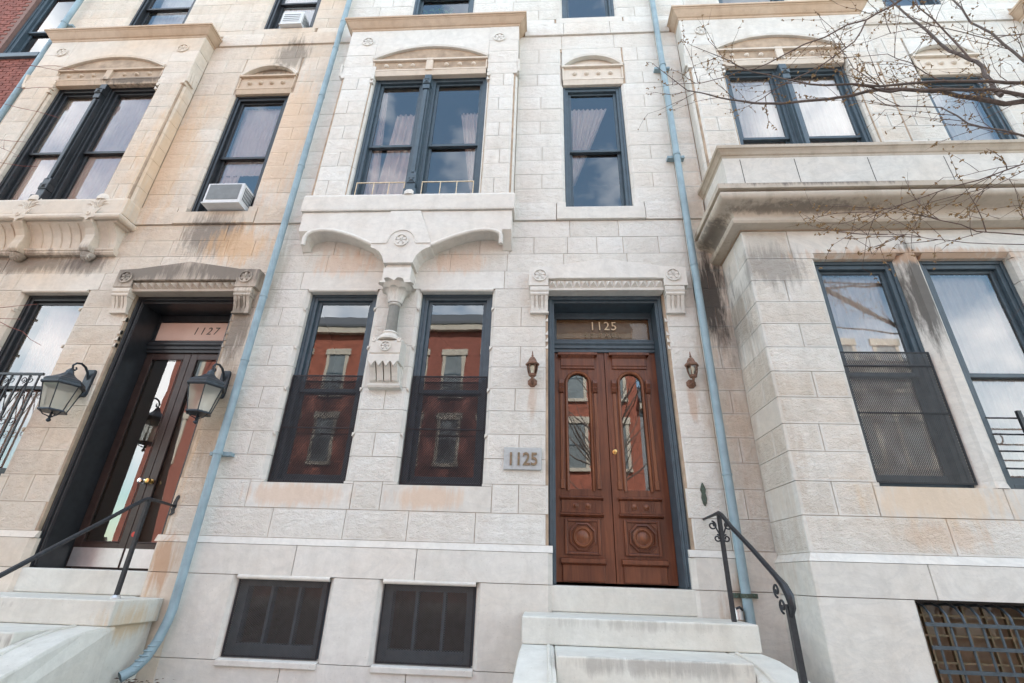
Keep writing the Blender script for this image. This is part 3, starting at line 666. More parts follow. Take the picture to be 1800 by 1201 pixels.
# ---- doors
def panel_door(parent, a, b, y, mirror=False):
    """carved double-door leaf with an arched light"""
    W = b-a; c = (a+b)/2 + (.0 if not mirror else .0); gx = .142; z0, z1 = 1.468, 4.338
    c = a+.315 if not mirror else a+.385                      # the light sits off centre, away from the meeting stile
    c = a + W*.465 if not mirror else a + W*.475
    L0 = MB()
    L0.box(a, c-gx, y, y+.05, z0, z1).box(c+gx, b, y, y+.05, z0, z1).box(c-gx, c+gx, y, y+.05, z0, 2.49)
    L0.archpanel(c, gx, 3.86, gx*.999, z1, y, y+.05, n=14)
    leaf = L0.build('door_leaf', 'wood', parent, bevel=.003)
    g = MB(); pts = [(c-gx, 2.49), (c+gx, 2.49)] + arc(c, gx, 3.86, gx*.999, 14)[::-1]
    g.add([(x, y+.025, z) for x, z in pts], [tuple(range(len(pts)))]); g.build('pane', 'glass_dark', leaf)
    q = MB()                                                  # arched bead
    path = [(c-gx, 2.47), (c-gx, 3.0)] + arc(c, gx, 3.86, gx*.999, 16) + [(c+gx, 3.0), (c+gx, 2.47)]
    q.sweep(path, [(-.006, y-.002), (.004, y-.022), (.02, y-.026), (.034, y-.016), (.038, y-.002)]); q.build('arch_bead', 'wood2', leaf, smooth=True)
    e = gx+.06
    for s_ in (-1, 1):
        q = MB(); q.box(c+s_*(e+.02)-.02, c+s_*(e+.02)+.02, y-.02, y, 2.60, 3.72).box(c+s_*(e+.02)-.026, c+s_*(e+.02)+.026, y-.03, y, 2.49, 2.60)
        q.build('pilaster', 'wood2', leaf, bevel=.006)
    for s_ in (-1, 1):
        q = MB(); x = c+s_*(e+.02); q.prism_x([(y, 3.72), (y-.03, 3.73), (y-.05, 3.78), (y-.03, 3.80), (y-.05, 3.85), (y-.045, 3.9), (y, 3.91)], x-.03, x+.03)
        q.build('door_corbel', 'wood', leaf, bevel=.003)
    q = MB(); x0, x1 = c-e-.045, c+e+.045
    q.prism_x([(y, 4.07), (y-.02, 4.07), (y-.02, 4.10), (y-.03, 4.11), (y-.03, 4.215), (y-.055, 4.235), (y-.075, 4.265), (y-.075, 4.29), (y, 4.30)], x0+.02, x1-.02)
    q.box(x0-.02, x1+.02, y-.08, y, 4.25, 4.285); q.build('door_head_moulding', 'wood', leaf, bevel=.004)
    for zt, zb, pr in ((2.405, 2.365, .06), (2.215, 2.175, .06), (1.725, 1.655, .065)):
        q = MB(); q.prism_x([(y, zt), (y-pr*.7, zt-.004), (y-pr, zt-.014), (y-pr, zb+.015), (y-pr*.6, zb), (y, zb-.01)], x0-.01, x1+.01)
        q.build('door_ledge', 'wood', leaf, bevel=.003)
    q = MB().box(x0+.01, x1-.01, y-.02, y, 2.216, 2.364)
    for u in (-.17, -.135, -.1, -.03, .0, .03, .1, .135, .17): q.box(c+u-.004, c+u+.004, y-.028, y-.02, 2.24, 2.34)
    q.build('reeded_band', 'wood', leaf)
    for s_ in (-1, 1):
        MB().lathe([(.036, 0), (.036, -.012), (.024, -.016), (.024, -.03), (.012, -.042), (.001, -.046)], (c+s_*.072, y-.02, 2.29), 14, 'Y').build('door_boss', 'wood2', leaf, smooth=True)
    q = MB(); zc = 1.95; hw, hh = .20, .195                     # square panel, octagon, round boss
    q.box(c-hw-.01, c-hw+.025, y-.03, y, zc-hh, zc+hh).box(c+hw-.025, c+hw+.01, y-.03, y, zc-hh, zc+hh).box(c-hw+.025, c+hw-.025, y-.029, y, zc+hh-.03, zc+hh).box(c-hw+.025, c+hw-.025, y-.029, y, zc-hh, zc-hh+.03)
    q.build('panel_frame', 'wood', leaf, bevel=.008)
    q = MB(); ro = .155
    oc = [(c+ro*math.cos(R(22.5+45*k)), zc+ro*math.sin(R(22.5+45*k))) for k in range(9)]
    q.sweep(oc, [(-.012, y-.002), (-.008, y-.022), (.008, y-.026), (.014, y-.002)])
    for s_ in (-1, 1):
        for t_ in (-1, 1): q.prism([(c+s_*.172, zc+t_*.162), (c+s_*.172, zc+t_*.085), (c+s_*.095, zc+t_*.162)], y-.014, y)
    q.build('octagon_moulding', 'wood', leaf)
    MB().lathe([(.118, 0), (.118, -.018), (.104, -.03), (.088, -.03), (.08, -.014), (.074, -.012), (.05, -.024), (.02, -.034), (.001, -.036)], (c, y-.001, zc), 24, 'Y').build('round_boss', 'wood2', leaf, smooth=True)
    MB().box(x0+.005, x1-.005, y-.03, y, 1.475, 1.654).build('plinth_panel', 'wood', leaf, bevel=.01)
    return leaf
def glazed_door(parent, a, b, y, mirror=False):
    z0, z1 = 1.45, 4.38; s1 = .1
    q = MB().box(a, a+s1, y, y+.05, z0, z1).box(b-s1, b, y, y+.05, z0, z1).box(a+s1, b-s1, y+.001, y+.05, z0, 1.74).box(a+s1, b-s1, y+.001, y+.05, 4.22, z1)
    q.box(a+s1, a+s1+.014, y-.012, y, 1.74, 4.22).box(b-s1-.014, b-s1, y-.012, y, 1.74, 4.22).box(a+s1+.014, b-s1-.014, y-.011, y, 1.74, 1.754).box(a+s1+.014, b-s1-.014, y-.011, y, 4.206, 4.22)
    leaf = q.build('door_leaf', 'brown_paint', parent, bevel=.004)
    MB().add([(a+s1-.004, y+.025, 1.73), (b-s1+.004, y+.025, 1.73), (b-s1+.004, y+.025, 4.23), (a+s1-.004, y+.025, 4.23)], [(0, 1, 2, 3)]).build('pane', 'glass_dark', leaf)
    MB().box(a+.02, b-.004, y-.006, y-.001, 1.462, 1.675).build('kick_plate', 'steel', leaf)
    return leaf
def entrance(h, st):
    fr = st['doorframe']; yd = st['doory']; a, b = DR
    q = MB()
    for s_, xe in ((1, a), (-1, b)):
        q.box(min(xe, xe+s_*.085), max(xe, xe+s_*.085), .10, yd+.1, 1.44, 5.03)
        q.box(min(xe, xe+s_*.05), max(xe, xe+s_*.05), .06, .10, 1.44, 5.03)
        q.tube([(xe+s_*.055, .1, 1.46), (xe+s_*.055, .1, 5.0)], .014, 8)
        q.tube([(xe+s_*.022, .058, 1.46), (xe+s_*.022, .058, 5.0)], .010, 8)
    q.box(a+.085, b-.085, .10, yd+.1, 4.94, 5.03).box(a+.05, b-.05, .06, .1, 4.975, 5.03)
    q.box(a+.085, b-.085, yd-.005, yd+.08, 4.84, 4.94).box(a+.085, a+.125, yd-.005, yd+.08, 4.5, 4.84).box(b-.125, b-.085, yd-.005, yd+.08, 4.5, 4.84)
    f = q.build('door_frame', fr, h, bevel=.004)
    MB().prism_x([(yd+.06, 4.31), (yd-.03, 4.31), (yd-.03, 4.35), (yd-.05, 4.36), (yd-.05, 4.40), (yd-.07, 4.425), (yd-.07, 4.455), (yd-.04, 4.475), (yd-.04, 4.5), (yd+.06, 4.5)], a+.087, b-.087).build('transom_bar', fr, f, bevel=.002)
    MB().box(a+.0, b-.0, .0, yd+.3, 1.192, 1.437).build('threshold', 'step', h, bevel=.012)
    MB().box(.125, 1.578, -.06, yd+.3, G-.1, 1.19).build('threshold_base', 'step', h)
    if st['door'] == 'wood':
        panel_door(h, .167, .846, yd); panel_door(h, .852, 1.533, yd, True)
        MB().box(.852, .876, yd-.014, yd-.001, 1.47, 4.335).build('astragal', 'wood', h)
        kn = MB().lathe([(.03, 0), (.03, -.006), (.012, -.01), (.012, -.03), (.022, -.038), (.022, -.052), (.001, -.058)], (.917, yd, 2.95), 14, 'Y').build('lock_cylinder', 'brass', h, smooth=True)
        MB().box(a+.12, b-.12, yd+.03, yd+.05, 4.5, 4.84).build('transom_panel', 'bronze_panel', f)
        MB().add([(a+.12, yd+.012, 4.5), (b-.12, yd+.012, 4.5), (b-.12, yd+.012, 4.84), (a+.12, yd+.012, 4.84)], [(0, 1, 2, 3)]).build('pane', 'glass_clear', f)
        text('1125', 'transom_numerals', .86, 4.668, yd+.005, .135, 'gold_leaf', f, .001, 0, 1.12, .95)
        text('ST', 'transom_lettering', .66, 4.555, yd+.005, .072, 'old_brass', f, .001, 0, 1.6, .95)
        text('PAUL', 'transom_lettering', .95, 4.555, yd+.005, .072, 'old_brass', f, .001, 0, 1.6, .95)
    else:
        glazed_door(h, .170, .848, yd); glazed_door(h, .854, 1.53, yd, True)
        MB().box(a+.12, b-.12, yd+.0, yd+.03, 4.52, 4.82).build('transom_panel', 'pink_panel', f, bevel=.01)
        text('1127', 'transom_numerals', .95, 4.62, yd-.002, .125, 'dark_print', f, .001, .22, 1.35, .9)
        for x, mt_ in ((.80, 'chrome'), (.905, 'brass')):
            MB().lathe([(.03, 0), (.03, -.008), (.012, -.012), (.012, -.035), (.034, -.05), (.038, -.07), (.028, -.088), (.001, -.094)], (x, yd, 2.48), 16, 'Y').build('door_knob', mt_, h, smooth=True)
        q = MB(); q.lathe([(.032, 0), (.03, -.003), (.001, -.004)], (.905, yd-.0005, 1.84), 14, 'Y'); q.build('warning_sticker', 'green_red', h)
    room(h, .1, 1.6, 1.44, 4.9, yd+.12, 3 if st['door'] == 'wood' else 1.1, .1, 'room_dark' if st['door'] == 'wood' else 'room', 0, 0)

def corbel_and_column(h, st):
    """arched corbel that carries the bay on a dwarf column"""
    sm, co = st['sm'], st['sm']; y = -.25
    lp = [(-3.42, 5.70), (-3.42, 5.84), (-3.395, 5.89), (-3.33, 5.93), (-3.24, 5.95), (-3.147, 5.952), (-3.03, 5.94), (-2.88, 5.90), (-2.72, 5.84), (-2.56, 5.765), (-2.42, 5.69)]
    mir = lambda p: [(2*BC-x, z) for x, z in p]
    for P_, s_ in ((lp, 1), (mir(lp), -1)):
        q = MB(); e = BX0 if s_ > 0 else BX1; t = -2.218 if s_ > 0 else 2*BC+2.218
        for i in range(1, len(P_)-1):
            (xa, za), (xb, zb) = P_[i], P_[i+1]
            q.prism([(xa, za), (xb, zb), (xb, 6.292), (xa, 6.292)] if i < len(P_)-2 or True else [], y, .03)
        q.prism_x([(y, 6.292), (y, 5.952), (-.02, 5.75), (.03, 5.75), (.03, 6.292)], min(e, P_[0][0]-s_*.0), max(e, P_[0][0]))
        xk = P_[-1][0]; q.prism([(xk, 5.695), (xk, 6.292), (t-s_*.004, 6.292)], y, .03)
        cb = q.build('bay_corbel', sm, h)
        pr = [(.03*math.cos(2*math.pi*k/10)+.012, y-.0+.028*math.sin(2*math.pi*k/10)) for k in range(10)]
        MB().sweep(P_, pr).build('arch_roll', sm, cb, smooth=True)
    k = [(-2.425, 5.70), (-2.425, 5.64), (-2.36, 5.615), (-2.29, 5.565), (-2.235, 5.49), (-2.205, 5.40), (-2.205, 5.375)]
    poly = [(-2.218, 6.291)] + k + [(2*BC-x, z) for x, z in k[::-1]] + [(2*BC+2.218, 6.291)]
    ks = MB().prism(poly, y-.022, .02).build('keystone', sm, h, bevel=.004)
    q = MB(); rosette(q, BC, 5.755, y-.023, .098); q.build('rosette', sm, ks)
    MB().sweep([(-2.42, 5.705), (-2.21, 5.705), (-2.2, 5.72)] + arc(BC, .195, 5.74, .194, 16) + [(2*BC+2.2, 5.72), (2*BC+2.21, 5.705), (2*BC+2.42, 5.705)], [(-.006, y-.024), (-.004, y-.034), (.008, y-.034), (.01, y-.024)]).build('keystone_bead', sm, ks)
    # sill band over the corbel
    q = MB().mould([(-.02, 6.30), (.03, 6.302), (.035, 6.33), (.035, 6.57), (.02, 6.61), (-.2, 6.625)], BX0, BX1, y, .02)
    bd = q.build('bay_sill_band', sm, h, bevel=.004)
    MB().lathe([(.09, 0), (.09, .05), (.07, .085), (.02, .1)], (BC, y-.0, 6.6), 12, 'Z', 0, 0, .6).build('sill_knob', sm, bd, smooth=True)
    # impost, capital, shaft, base, bracket
    xc = BC; yc = -.13
    q = MB().box(xc-.175, xc+.175, y+.03, .02, 5.31, 5.378).box(xc-.195, xc+.195, y+.0, .02, 5.10, 5.31)
    q.build('impost_block', sm, h, bevel=.006)
    q = MB().box(xc-.215, xc+.215, yc-.12, .02, 5.07, 5.10)
    q.lathe([(.08, 4.75), (.095, 4.765), (.08, 4.785), (.082, 4.83), (.095, 4.90), (.125, 4.97), (.17, 5.03), (.2, 5.056)], (xc, yc, 0), 16)
    cap = q.build('capital', sm, h, smooth=True)
    q = MB()
    for ring, (n, z0, zt, rt, wd) in enumerate(((8, 4.79, 4.98, .19, .055), (8, 4.79, 5.07, .25, .062))):
        for i in range(n):
            a = 2*math.pi*(i+.5*ring)/n; ca, sa = math.cos(a), math.sin(a); vs = []
            for j in range(6):
                f = j/5; r_ = .084+(rt-.084)*f**1.9; z = z0+(zt-z0)*math.sin(f*1.75)/math.sin(1.75*.9); ww = wd*(.35+.9*math.sin(math.pi*min(1, .12+f*.8)))
                for u in (-1, 0, 1): vs.append((xc+ca*(r_+.012*(1-abs(u)))-sa*ww*u, yc+sa*(r_+.012*(1-abs(u)))+ca*ww*u, min(z, 5.09)))
            q.add(vs, [(j*3+u, j*3+u+1, j*3+u+4, j*3+u+3) for j in range(5) for u in range(2)])
    q.build('capital_leaf', sm, cap, smooth=True)
    MB().lathe([(.077, 4.36), (.073, 4.56), (.07, 4.755)], (xc, yc, 0), 20).build('column_shaft', 'shaft', h, smooth=True)
    MB().lathe([(.15, 4.225), (.15, 4.255), (.13, 4.285), (.105, 4.295), (.1, 4.315), (.11, 4.33), (.1, 4.35), (.08, 4.362)], (xc, yc, 0), 20).build('column_base', sm, h, smooth=True)
    a, b = xc-.2, xc+.2
    q = MB().prism_x([(.02, 4.23), (-.2, 4.22), (-.245, 4.17), (-.245, 4.02), (-.23, 4.01), (-.23, 3.995), (-.25, 3.985), (-.25, 3.90), (.02, 3.90)], a, b)
    q.box(a+.01, b-.01, -.075, .02, 3.64, 3.90)
    q.prism_x([(0, 3.66), (-.09, 3.66), (-.1, 3.64), (-.085, 3.61), (0, 3.60)], a-.012, b+.012)
    br = q.build('column_bracket', sm, h, bevel=.005)
    q = MB()
    for i in range(4):
        x0 = a+.012+.095*i
        q.prism_x([(-.24, 3.90), (-.21, 3.86), (-.15, 3.78), (-.11, 3.70), (-.08, 3.68), (-.05, 3.9)], x0, x0+.08)
        q.prism([(x0-.005, 3.905), (x0+.085, 3.905), (x0+.04, 3.84)], -.252, -.2)
    q.build('bracket_flute', sm, br, bevel=.004)
    q = MB(); rosette(q, xc, 4.11, -.246, .066); q.build('rosette', sm, br)
    for s_ in (-1, 1): MB().lathe([(.03, .0), (.03, -.02), (.018, -.024), (.001, -.014)], (xc+s_*.165, -.235, 4.2), 12, 'Y').build('bracket_volute', sm, br, smooth=True)

GRP = 'stone row houses in the terrace'
st_center = dict(sm='c_smooth', rg='c_rough', frame='slate_paint', cornice='cornice_c', hood='c_smooth', doorframe='slate_paint', doory=.38, door='wood')
st_left = dict(sm='l_smooth', rg='l_rough', frame='black_paint', cornice='cornice_c', hood='hood_l', doorframe='black_paint', doory=.47, door='glass', munt1=None, room1='room')
st_right = dict(sm='r_smooth', rg='r_rough', frame='slate_paint', cornice='cornice_c')

OX = 0.0
hc = empty('row_house', (-.94, 0, G), 'white rough-faced marble row house with carved wooden double door and plaque 1125', 'house', GRP)
base_and_walls(hc, st_center); upper_bay(hc, st_center); single_upper(hc, st_center); third_floor(hc, st_center)
door_hood(hc, st_center); ground_windows(hc, st_center); basement_windows(hc, st_center); entrance(hc, st_center); corbel_and_column(hc, st_center)
OX = -5.97
hl = empty('row_house', (OX-.94, 0, G), 'tan weathered marble row house with black door frame and numeral 1127', 'house', GRP)
VL = lambda a, b, z0, z1: b > -2.6 or z0 > 6.2
base_and_walls(hl, st_left, vis=VL); upper_bay(hl, st_left); single_upper(hl, st_left); third_floor(hl, st_left)
door_hood(hl, st_left); ground_windows(hl, st_left, (W1, W2), False); entrance(hl, st_left)
OX = 5.98
hr = empty('row_house', (OX-.94, 0, G), 'grey-white marble row house with projecting ground-floor bay and deep moulded cornice', 'house', GRP)
base_and_walls(hr, st_right, False); upper_bay(hr, st_right); single_upper(hr, st_right); third_floor(hr, st_right)
OX = 11.96
hn = empty('row_house', (OX-.94, 0, G), 'pale stone row house beyond the grey house, its bay cornice behind tree branches', 'house', GRP)
base_and_walls(hn, st_right, False, (HX0, -1.6), vis=lambda a, b, z0, z1: a < -2.9 and z0 > 8.5)
MB().box(HX0, HX1, .012, .3, G-.3, 5.0).build('wall', 'mortar', hn)
upper_bay(hn, st_right)
OX = 0.0
for hh, xa_, xb_ in ((hl, HX0-5.97, HX1-5.97), (hc, HX0, HX1), (hr, HX0+5.98, HX1+5.98), (hn, HX0+11.96, HX1+11.96)):
    xa_ += .005; xb_ -= .005
    MB().box(xa_, xb_, -.28, 11, 14.2, 14.45).build('roof', 'roof_slate', hh)  # unseen roof and rear wall, added to stop sun leaking in from behind
    MB().box(xa_, xb_, 10.7, 11, G-.3, 14.19).build('rear_wall', 'brick', hh)

# ------------------------------------------------------------------ right house: ground-floor bay
RX0, RX1, RY = 2.48, 8.0, -.75
RW = ((3.27, 4.235), (4.53, 5.50)); RB = (3.27, 5.5)
RZ = [1.79, 2.116, 2.435, 2.729, 3.012, 3.300, 3.595, 3.883, 4.174, 4.463, 4.752, 5.062, 5.47]
q = MB()
for a in cells(RX0+.012, RX1, G-.3, 5.47, [(RW[0][0]-.04, RW[1][1]+.04, 2.4, 5.16), (RB[0]-.04, RB[1]+.04, .45, 1.47)]): q.box(a[0], a[1], RY+.012, RY+.3, a[2], a[3])
q.box(RX0+.012, RX0+.3, RY+.3, .0, G-.3, 5.47).box(HX1, RX1, .012, .3, G-.3, 5.0)
q.box(RX0-.02, RX1, RY-.02, .0, 5.47, 5.5)
bw = q.build('bay_wall', 'mortar', hr)
mr = ('r_smooth', 'r_rough')
for k in range(12):
    hs = [RW[0], RW[1], (RW[0][1], RW[1][0])] if 2 <= k < 11 else ([(3.2, 4.385), (4.385, 5.6)] if k == 1 else ([(3.02, 4.38), (4.38, 5.8)] if k == 11 else []))
    course(bw, RX0, RX1, RZ[k], RZ[k+1], k, hs, RY, mr, True, (.66, .42) if k not in (0,) else (1.25, 1.25), .0 if k in (1, 11) else .03, vis=None)
    for j, (a, b) in enumerate(((.0, .28), (.28, .735)) if k % 2 else ((.0, .735),)):
        stone(bw, a, b, RZ[k], RZ[k+1], RX0, .06, mr, k % 3 != 1, tf=lambda u, v, z: (v, RY+u+.001, z))
for a, b in ((3.2, 4.385), (4.385, 5.6)): stone(bw, a, b, RZ[1], 2.40, RY-.004, .3, mr, False, name='sill_stone')
for a, b in ((3.2, 3.27), (5.5, 5.6)): stone(bw, a, b, 2.40, RZ[2], RY, .17, mr, False, gap=.001)
for a, b in ((3.02, 4.38), (4.38, 5.8)): stone(bw, a, b, 5.135, RZ[12], RY-.002, .2, mr, False, name='lintel_stone')
for a, b in ((3.02, 3.27), (5.5, 5.8)): stone(bw, a, b, RZ[11], 5.135, RY-.001, .17, mr, False, gap=.001)
q = MB()
for a, b in RW: q.prism_x([(RY+.004, 5.135), (RY+.06, 5.09), (RY+.2, 5.085), (RY+.2, 5.135)], a, b)
q.build('lintel_soffit', 'r_smooth', hr)
# base of the bay
for k, (za, zb) in enumerate(((G-.05, .55), (.55, 1.427), (1.427, 1.714))):
    course(bw, RX0-.05, RX1, za, zb, k+1, [RB] if k == 1 else [], RY-.05, mr, False, (1.05, 1.0), .03, dj=.34, vis=None)
    stone(bw, .0, .80, za, zb, RX0-.05, .1, mr, False, tf=lambda u, v, z: (v, RY-.048+u, z))
MB().mould([(0.05, 1.715), (.05, 1.716), (-.002, 1.79), (-.1, 1.79)], RX0, RX1, RY, -.005, 0, True, False).build('base_weathering', 'r_smooth', bw)
# narrow strip of wall between the pipe and the bay
for k in range(len(Z1)-1): course(bw, HX1, RX0+.05, Z1[k], Z1[k+1], k, [], 0, mr, True, (.6, .3), 0, vis=None)
for za, zb in ((G-.05, .648), (.648, 1.437), (1.437, 1.82)): stone(bw, HX1, RX0, za, zb, -.05, .1, mr, False)
# stone mullion: canted shaft on a block
q = MB(); a, b = RW[0][1]-.003, RW[1][0]+.003; c = (a+b)/2
plan = [(a, RY+.22), (a, RY+.1), (a+.08, RY+.03), (c-.05, RY-.0), (c+.05, RY-.0), (b-.08, RY+.03), (b, RY+.1), (b, RY+.22)]
n = len(plan); q.add([(x, y, 2.47) for x, y in plan]+[(x, y, 5.135) for x, y in plan], [(i, (i+1) % n, (i+1) % n+n, i+n) for i in range(n)]+[tuple(range(n)), tuple(range(2*n-1, n-1, -1))])
q.add([(x*1+(.012 if x > c else -.012), y-.012, 2.40) for x, y in plan]+[(x, y, 2.469) for x, y in plan], [(i, (i+1) % n, (i+1) % n+n, i+n) for i in range(n)])
q.build('stone_mullion', 'r_smooth', hr)
OX = 0
wA = window(hr, RW[0][0], RW[0][1], 2.42, 5.09, RY+.13, 'slate_paint', .46, .09, .1)
screen(wA, RW[0][0]+.005, RW[0][1]-.005, 2.44, 3.86, RY+.07, mids=(3.16, 3.69), mt='mesh_wire_light', wd=.0055)
wB = window(hr, RW[1][0], RW[1][1], 2.42, 5.09, RY+.13, 'slate_paint', .46, .09, .1)
room(hr, 3.3, 5.5, 2.3, 5.2, RY+.36, 2.6, .2, 'room')
# cornices
MB().mould([(-.1, 5.47), (.0, 5.475), (.04, 5.485), (.10, 5.487), (.135, 5.50), (.15, 5.53), (.14, 5.57), (.11, 5.59), (.10, 5.61), (.10, 5.66), (.13, 5.70), (.19, 5.73), (.235, 5.742), (.27, 5.752), (.295, 5.78), (.302, 5.815), (.295, 5.85), (.27, 5.872), (.245, 5.876), (.245, 5.895), (.31, 5.90), (.31, 5.975), (.11, 6.09), (-.1, 6.1)],
           RX0, RX1, RY, .01, 0, True, False).build('bay_cornice', 'r_cornice', hr, smooth=True)
fz = MB().mould([(-.2, 6.06), (.08, 6.09), (.08, 6.63), (-.2, 6.64)], RX0, RX1, RY, .01, 0, True, False).build('parapet_frieze', 'r_smooth', hr)
for x in (2.62, 3.32, 4.25, 5.2): MB().prism([(x, 6.16), (x+.008, 6.16), (x+.006, 6.6), (x-.002, 6.6)], RY-.082, RY-.06).build('open_joint', 'dark_print', fz)
MB().mould([(-.2, 6.60), (.07, 6.622), (.084, 6.63), (.084, 6.66), (.10, 6.675), (.115, 6.71), (.135, 6.74), (.15, 6.748), (.15, 6.80), (-.3, 6.83)], RX0, RX1, RY, .01, 0, True, False).build('parapet_coping', 'r_cornice', hr, bevel=.004)
# basement light of the bay with its basket grille
f = MB(); y = RY+.28; a, b = RB
f.box(a, b, y, y+.06, 1.38, 1.45).box(a, b, y, y+.06, .5, .56).box(a, a+.06, y, y+.06, .56, 1.38).box(b-.06, b, y, y+.06, .56, 1.38)
bwin = f.build('basement_window', 'brown_paint', hr)
q = MB()
for k in range(1, 12): q.box(a+.06+.18*k-.008, a+.06+.18*k+.008, y+.01, y+.04, .56, 1.38)
for z in (.72, .93, 1.14, 1.3): q.box(a+.06, b-.06, y+.012, y+.038, z-.008, z+.008)
q.build('glazing_bars', 'old_brass', bwin)
MB().add([(a+.05, y+.03, .55), (b-.05, y+.03, .55), (b-.05, y+.03, 1.39), (a+.05, y+.03, 1.39)], [(0, 1, 2, 3)]).build('pane', 'glass_clear', bwin)
room(hr, a, b, .5, 1.45, y+.08, 1.2, .0, 'room_dark', 0, 0)
gr = empty('window_grille', (4.3, RY-.06, .5), 'black iron basket grille over basement window under the grey projecting bay', 'grille')
for k in range(17):
    x = a+.085+.13*k
    MB().tube([(x, RY+.2, 1.39), (x, RY+.10, 1.40), (x, RY+.02, 1.375), (x, RY-.03, 1.32), (x, RY-.045, 1.24), (x, RY-.045, .52)], .011, 6).build('bar', 'iron_blue', gr, smooth=True)
for z in (1.245, 1.075, .905, .735, .565): MB().box(a+.005, b-.005, RY-.07, RY-.056, z-.014, z+.014).build('cross_bar', 'iron_blue', gr)
wg = empty('window_guard', (5.0, RY-.02, 2.45), 'black iron guard rail across the unscreened bay window', 'guard rail')
for z in (3.11, 2.94, 2.77, 2.60): MB().tube([(RW[1][0]+.0, RY+.04, z), (RW[1][1], RY+.04, z)], .009, 6).build('rail', 'iron', wg)
for x in (4.84, 5.3): MB().box(x-.02, x+.02, RY-.0, RY+.03, 2.42, 3.18).build('post', 'iron', wg)
for x in (4.84, 5.3): MB().tube(spiral((x+.09, RY+.02, 3.02), .08, .03, 1.2, math.pi, n=20), .007, 6).build('scroll', 'iron', wg)

# ------------------------------------------------------------------ left house: corbelled window ledge
OX = -5.97; xa, xb = -3.52, -.46
sm = 'l_smooth'
MB().mould([(-.02, 6.30), (.03, 6.302), (.035, 6.33), (.035, 6.57), (.02, 6.61), (-.2, 6.625)], BX0, BX1, -.25, .02).build('bay_sill_band', sm, hl, bevel=.004)
q = MB().mould([(-.05, 6.29), (.05, 6.288)] + [(.06+.045*math.cos(t), 6.225+.05*math.sin(t)) for t in [R(70-28*i) for i in range(9)]] + [(.0, 6.165), (-.05, 6.165)], xa, xb, -.25, .02)
q.build('ledge_roll', sm, hl, smooth=True)
cov = [(-.05, 5.80), (-.055, 5.86), (-.075, 5.94), (-.115, 6.03), (-.17, 6.10), (-.24, 6.155), (-.26, 6.17), (.02, 6.17), (.02, 5.80)]
led = MB().prism_x(cov, xa+.06, xb-.06).build('coved_ledge', sm, hl, smooth=True)
x = xa+.1
ribs = [x+.155*i for i in range(20) if x+.155*i < xb-.1]
q = MB()
for x in ribs: q.sweep([(0, 0), (0, 1)], [(0, 0), (.001, 0), (0, .001)]) if False else q.tube([(x, cy-.004, cz) for cy, cz in cov[:6]], .009, 6)
q.build('cove_rib', sm, led, smooth=True)
MB().prism_x([(.02, 5.70), (-.06, 5.70), (-.085, 5.73), (-.085, 5.755), (-.1, 5.765), (-.1, 5.80), (.02, 5.80)], xa+.02, xb-.02).build('ledge_moulding', sm, hl, bevel=.004)
for bx in (BC-1.13, BC, BC+1.13):
    con = [(.02, 6.30), (-.33, 6.30), (-.335, 6.22), (-.31, 6.13), (-.24, 6.06), (-.19, 5.98), (-.185, 5.9), (-.2, 5.83), (-.2, 5.74), (-.17, 5.70), (.02, 5.70)]
    br = MB().prism_x(con, bx-.075, bx+.075).build('ledge_bracket', sm, hl, bevel=.01)
    st_ = [(0, .15), (.05, .07), (.16, .09), (.10, .0), (.12, -.08), (.03, -.10), (0, -.15)]
    pl = [(bx+u, 6.27+v) for u, v in st_] + [(bx-u, 6.27+v) for u, v in st_[::-1][1:-1]]
    MB().prism(pl, -.352, -.335).build('bracket_plate', sm, br, bevel=.006)
    MB().lathe([(.035, 0), (.035, -.01), (.024, -.014), (.018, -.006), (.001, -.006)], (bx, -.352, 6.25), 14, 'Y').build('bracket_ring', sm, br, smooth=True)
    q = MB()
    for k in range(7):
        t = R(-90+25*(k-3)); q.tube([(bx, -.1, 5.70), (bx+.05*math.cos(t), -.12, 5.66+.05*math.sin(t)), (bx+.085*math.cos(t), -.1, 5.67+.1*math.sin(t))], [.02, .028, .006], 6)
    q.lathe([(.1, 5.69), (.09, 5.66), (.05, 5.6), (.01, 5.575)], (bx, -.07, 0), 10); q.build('bracket_leaf', sm, br, smooth=True)
    MB().lathe([(.1, 6.59), (.1, 6.64), (.075, 6.69), (.02, 6.71)], (bx+.0, -.25, 0), 12, 'Z', 0, 0, .6).build('sill_knob', sm, br, smooth=True)
    q = MB()
    for s_ in (-1, 1):
        for u, v in ((.06, .47), (.11, .50), (.15, .44), (.09, .41)): q.tube([(bx+s_*.02, -.287, 6.42), (bx+s_*u*.7, -.292, 6.2+v*.62+.02), (bx+s_*u*1.2, -.287, 6.05+v)], [.003, .009, .003], 5)
    q.tube([(bx, -.287, 6.42), (bx, -.293, 6.52), (bx, -.287, 6.6)], [.003, .012, .003], 5); q.build('incised_leaf', sm, br)
OX = 0.0

